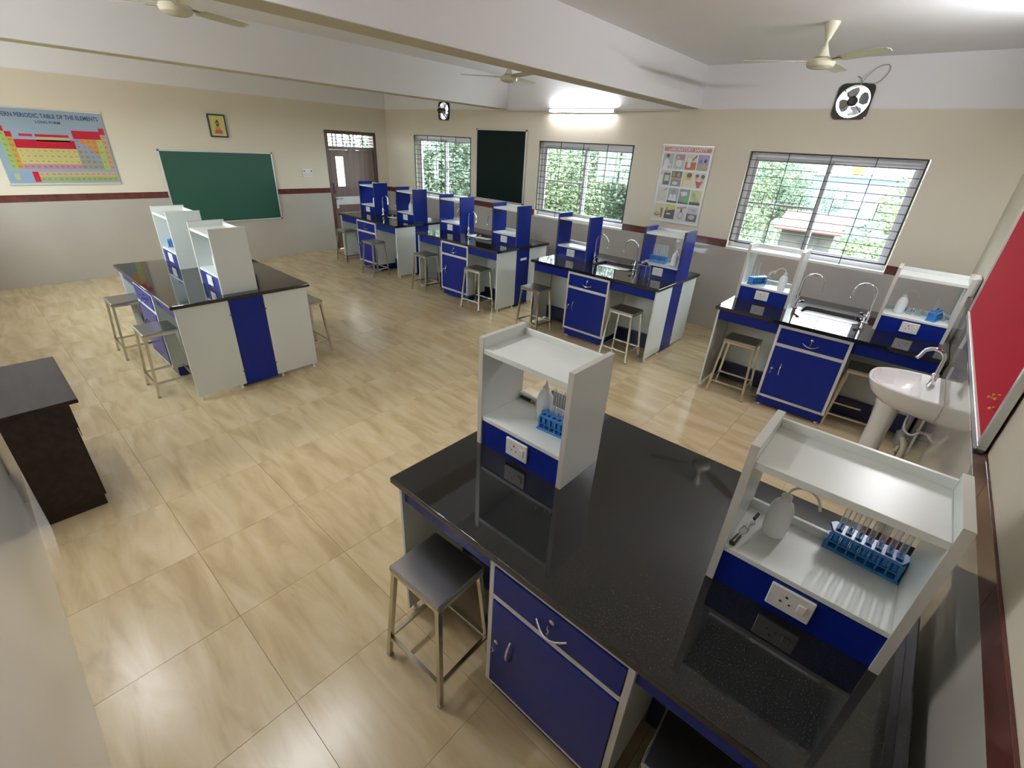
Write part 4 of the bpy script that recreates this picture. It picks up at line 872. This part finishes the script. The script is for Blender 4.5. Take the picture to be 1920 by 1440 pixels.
q = MB(); q.lathe([(0.018, 0), (0.018, 0.004), (0.010, 0.006)], 14, (-0.25, 0, 0.7155)); q.build('waste_outlet', M_chrome, wb, True)
q = MB(); R_ = []
for z, a, b in ((0.0, 0.10, 0.12), (0.10, 0.09, 0.105), (0.45, 0.085, 0.105), (0.62, 0.095, 0.12), (0.70, 0.11, 0.14)):
    R_.append([(-0.235 + (-a if math.cos(t) < 0 else a * 0.6) * abs(math.cos(t)) ** 0.8, b * math.sin(t), z) for t in [2 * PI * k / 24 for k in range(24)]])
q.loft(R_); q.build('pedestal', M_cer, wb, True)
q = MB(); q.lathe([(0.024, 0), (0.024, 0.02), (0.017, 0.03), (0.017, 0.075), (0.022, 0.08), (0.022, 0.10), (0.012, 0.11)], 16, (-0.085, 0.02, 0.845)); tp_ = q.build('pillar_tap', M_chrome, wb, True)
pts = [(-0.085, 0.02, 0.94), (-0.085, 0.02, 1.06)] + [(-0.085 - 0.062 + 0.062 * math.cos(PI * k / 9), 0.02, 1.06 + 0.06 * math.sin(PI * k / 9)) for k in range(1, 9)] + [(-0.215, 0.02, 1.045), (-0.225, 0.02, 1.03)]
q = MB(); q.tube(pts, 0.0125, 12); q.build('spout', M_chrome, tp_, True)
q = MB(); q.tube([(-0.085, 0.0, 0.90), (-0.085, -0.045, 0.905)], 0.008, 8); q.box(-0.095, -0.055, 0.895, -0.075, -0.040, 0.925, 0.002); q.build('tap_lever', M_chrome, tp_, True)
q = MB(); q.tube(smooth([(-0.10, 0.03, 0.68), (-0.12, -0.02, 0.58), (-0.11, -0.07, 0.52), (-0.06, -0.09, 0.50), (-0.02, -0.06, 0.53)]), 0.007, 8); q.build('inlet_hose', M_plate, wb, True)
q = MB(); q.lathe([(0.03, 0.36), (0.038, 0.37), (0.038, 0.46), (0.02, 0.48), (0.018, 0.66)], 14, (-0.10, 0.0, 0.0)); q.build('bottle_trap', M_alud, wb, True)
q = MB(); q.tube(smooth([(-0.10, -0.01, 0.44), (-0.07, -0.05, 0.40), (-0.06, -0.07, 0.33), (-0.07, -0.07, 0.15), (-0.08, -0.07, 0.0)]), 0.020, 12); q.build('waste_pipe', M_pipe, wb, True)
q = MB(); q.lathe([(0.012, 0), (0.012, 0.035), (0.02, 0.038), (0.02, 0.045)], 12, mat4=Matrix.Rotation(-PI / 2, 4, 'Y'), c=(0, -0.06, 0.53)); q.build('angle_valve', M_chrome, wb, True)

# ================================================================ dark desk by the rear wall
dk = empty('computer_desk', (5.83, -6.83, 0), 0, label='dark brown wooden desk standing against the rear wall at the left edge', cat='desk')
X0, X1, Y0, Y1 = -0.405, 0.405, -0.185, 0.190
q = MB(); q.box(X0 - 0.005, Y0, 0.735, X1 + 0.005, Y1 + 0.006, 0.76, 0.002); q.build('desk_top', M_desk, dk)
for x in (X0 + 0.005, X1 - 0.023): q = MB(); q.box(x, Y0 + 0.035, 0.0, x + 0.018, Y1 - 0.058, 0.735, 0.001); q.build('side_panel', M_desk, dk)
q = MB(); q.box(X0 + 0.023, Y0 + 0.05, 0.10, X1 - 0.023, Y0 + 0.066, 0.735); q.build('rear_panel', M_desk, dk)
q = MB(); q.box(X0 + 0.006, Y1 - 0.058, 0.575, X1 - 0.006, Y1 - 0.038, 0.728, 0.001); d = q.build('drawer_front', M_desk, dk)
q = MB(); q.tube([(-0.06, Y1 - 0.038, 0.65), (-0.06, Y1 - 0.018, 0.65), (0.06, Y1 - 0.018, 0.65), (0.06, Y1 - 0.038, 0.65)], 0.004, 8); q.build('handle', M_chrome, d, True)
for s_ in (0, 1):
    a = X0 + 0.025 + s_ * 0.381; q = MB(); q.box(a, Y1 - 0.062, 0.06, a + 0.378, Y1 - 0.046, 0.570, 0.001); d = q.build('cupboard_door', M_desk, dk)
    q = MB(); hx = a + (0.34 if s_ == 0 else 0.038); q.tube([(hx, Y1 - 0.046, 0.44), (hx, Y1 - 0.03, 0.44), (hx, Y1 - 0.03, 0.34), (hx, Y1 - 0.046, 0.34)], 0.004, 8); q.build('handle', M_chrome, d, True)
q = MB(); q.box(X0 + 0.023, Y0 + 0.066, 0.045, X1 - 0.023, Y1 - 0.064, 0.06); q.build('floor_board', M_desk, dk)

# ================================================================ outside the windows
GZ = -3.6
M_grass = mat('grass field', rough=0.9); noisy(M_grass, (0.03, 0.055, 0.02), (0.055, 0.08, 0.03), 0.4, 4, space='Object')
q = MB(); q.box(-120, 0.6, GZ - 0.3, 130, 200, GZ); g_ = q.build('ground', M_grass); tag(g_, kind='structure')
q = MB(); q.box(-60, -90, GZ - 0.3, 60, 0.6, GZ - 0.05); g2 = q.build('ground', M_grout); tag(g2, kind='structure')
def leafmat(nm, a, b):
    M = mat(nm, rough=0.55, spec=0.3); oi = nd(M, 'ShaderNodeNewGeometry'); r = nd(M, 'ShaderNodeValToRGB')
    r.color_ramp.elements[0].color = (*a, 1); r.color_ramp.elements[1].color = (*b, 1); lk(M, oi, 'Random Per Island', r, 'Fac'); lk(M, r, 'Color', P(M), 'Base Color')
    return M
M_lf = [leafmat('fresh leaves', (0.09, 0.13, 0.07), (0.19, 0.23, 0.13)), leafmat('dark leaves', (0.08, 0.125, 0.085), (0.15, 0.20, 0.14)), leafmat('yellow green leaves', (0.10, 0.14, 0.06), (0.24, 0.26, 0.13))]
M_bark = mat('grey bark', (0.12, 0.10, 0.08), 0.9)
def tree_protos(k, h, rad, nl, ls, seed):
    rg = random.Random(seed); r = empty('tree', label='x', cat='tree', group='trees outside the windows')
    q = MB(); q.tube([(0, 0, 0), (0.06 * h / 6, 0.03, h * 0.3), (-0.05, 0.08, h * 0.55), (0, 0, h * 0.75)], [0.16, 0.12, 0.09, 0.04], 8)
    for j in range(6):
        a = rg.uniform(0, 2 * PI); z = h * rg.uniform(0.35, 0.6); q.tube([(0, 0, z), (math.cos(a) * rad * 0.4, math.sin(a) * rad * 0.4, z + h * 0.14), (math.cos(a) * rad * 0.75, math.sin(a) * rad * 0.75, z + h * 0.2)], [0.07, 0.045, 0.02], 6)
    q.build('trunk', M_bark, r, True)
    vs, fs = [], []
    cl = [(Vector((rg.gauss(0, rad * 0.42), rg.gauss(0, rad * 0.42), h * 0.66 + rg.gauss(0, h * 0.16))), rg.uniform(0.28, 0.5) * rad) for _ in range(34)]
    for _ in range(nl):
        c, cr_ = rg.choice(cl); d = Vector((rg.gauss(0, 1), rg.gauss(0, 1), rg.gauss(0, 1))).normalized(); p = c + d * cr_ * rg.uniform(0.55, 1.0) ** 0.5
        u = Vector((rg.gauss(0, 1), rg.gauss(0, 1), rg.gauss(0, 0.6))).normalized(); w = u.cross(d + Vector((0.01, 0, 0.3))).normalized()
        s_ = ls * rg.uniform(0.7, 1.3); i0 = len(vs)
        vs += [p - u * s_, p + w * s_ * 0.42, p + u * s_, p - w * s_ * 0.42]; fs.append((i0, i0 + 1, i0 + 2, i0 + 3))
    me = bpy.data.meshes.new('foliage'); me.from_pydata(vs, [], fs); me.materials.append(M_lf[k]); o = bpy.data.objects.new('foliage', me); COL.objects.link(o); o.parent = r; o['kind'] = 'stuff'
    return r
T3 = [tree_protos(0, 6.6, 1.9, 30000, 0.048, 1), tree_protos(1, 7.0, 2.2, 30000, 0.055, 2), tree_protos(2, 6.2, 1.7, 30000, 0.042, 3)]
TREES = [(2, 9.75, 3.2, 0, 0.90, 'yellow green tree filling the right half of the widest window'), (0, 4.75, 5.6, 1, 0.98, 'tree at the left edge of the widest window'),
    (1, -6.0, 44, 2, 1.15, 'distant dark tree left of the pale building'), (1, 2.0, 26, 3, 0.95, 'dark tree left of the red roof'),
    (0, 1.9, 3.4, 4, 1.02, 'bright tree just outside the middle window, left pane'), (1, 2.4, 7.4, 5, 1.10, 'dark green tree behind the middle window, right pane'), (2, -0.9, 7.2, 2.2, 1.0, 'yellow green tree farther out beyond the middle window'),
    (1, -2.4, 3.0, 0.3, 1.05, 'dark tree outside the left window, left pane'), (0, -5.6, 4.6, 1.7, 0.95, 'bright tree close outside the left window, right pane'), (1, -6.2, 9.5, 2.9, 1.1, 'dark tree far beyond the left window'),
    (2, 13.4, 4.4, 0.9, 0.95, 'yellow green tree right of the widest window'), (1, -2.0, 12, 1.1, 1.2, 'tall dark tree behind the other trees of the left window')]
used = set()
for k, x, y, rz, s_, l in TREES:
    o = place(T3[k], k in used, (x, y, GZ), rz, l); used.add(k); o.scale = (s_,) * 3
# low house with a red roof
hs = empty('house', (4.6, 21, GZ), 0.05, label='low house with a red metal roof behind the left pane of the widest window', cat='house')
M_hw = mat('weathered wall', (0.1, 0.1, 0.1), 0.9); noisy(M_hw, (0.06, 0.055, 0.055), (0.13, 0.12, 0.115), 1.4, 5)
q = MB(); q.box(-0.5, -1.5, 0, 1.7, 2.5, 3.05); q.build('wall', M_hw, hs)
q = MB(); q.loft([[(-0.8, -2.0, 3.0), (2.0, -2.0, 3.0), (2.0, 0.5, 3.65), (-0.8, 0.5, 3.65)], [(-0.8, -2.0, 3.06), (2.0, -2.0, 3.06), (2.0, 0.5, 3.71), (-0.8, 0.5, 3.71)]]); q.build('roof', mat('red roof sheet', (0.11, 0.03, 0.028), 0.6), hs)
q = MB(); q.box(-0.72, -1.9, 0, -0.64, -1.82, 3.0); q.build('post', M_trim, hs)
q = MB(); q.box(0.3, -1.53, 1.2, 1.0, -1.49, 2.1); q.build('window', M_alud, hs)
bl = empty('building', (2.4, 46, GZ), 0.0, label='pale flat roofed building far beyond the widest window', cat='building')
q = MB(); q.box(-2.6, 0, 0, 4.2, 6, 5.0); q.build('wall', mat('pale blue grey wall', (0.15, 0.18, 0.23), 0.8), bl)
q = MB(); q.box(-2.8, -0.2, 5.0, 4.4, 6.2, 5.25); q.build('roof', M_trim, bl)
for k in range(4): q = MB(); q.box(-2.0 + k * 1.6, -0.06, 2.6, -1.2 + k * 1.6, 0.02, 3.8); q.build('window', M_alud, bl)
wt = empty('water_tank', (3.0, 46.8, GZ + 5.26), 0, label='orange water tank on the roof of the pale building', cat='water tank')
q = MB(); q.lathe([(0.55, 0), (0.6, 0.1), (0.6, 1.0), (0.3, 1.25), (0.2, 1.3)], 18); q.build('tank_body', mat('orange tank', (0.55, 0.25, 0.05), 0.5), wt, True)
hl = MB()
rg = random.Random(5); ring = []
N = 48
vtx = [[hl.b.verts.new((-110 + 220 * i / N, 95 + j * 14, GZ + (0 if j == 0 else (7.5 + 3.0 * math.sin(i * 0.45) + 1.5 * math.sin(i * 1.3 + 1)) * (0.75 if j == 1 else 1.0)))) for i in range(N + 1)] for j in range(3)]
for j in range(2):
    for i in range(N): hl.b.faces.new((vtx[j][i], vtx[j][i + 1], vtx[j + 1][i + 1], vtx[j + 1][i]))
hm = mat('wooded hill', rough=0.9); noisy(hm, (0.05, 0.09, 0.05), (0.13, 0.17, 0.10), 0.35, 5)
tag(hl.build('hill', hm), 'wooded hill on the horizon beyond the pale building', 'hill')
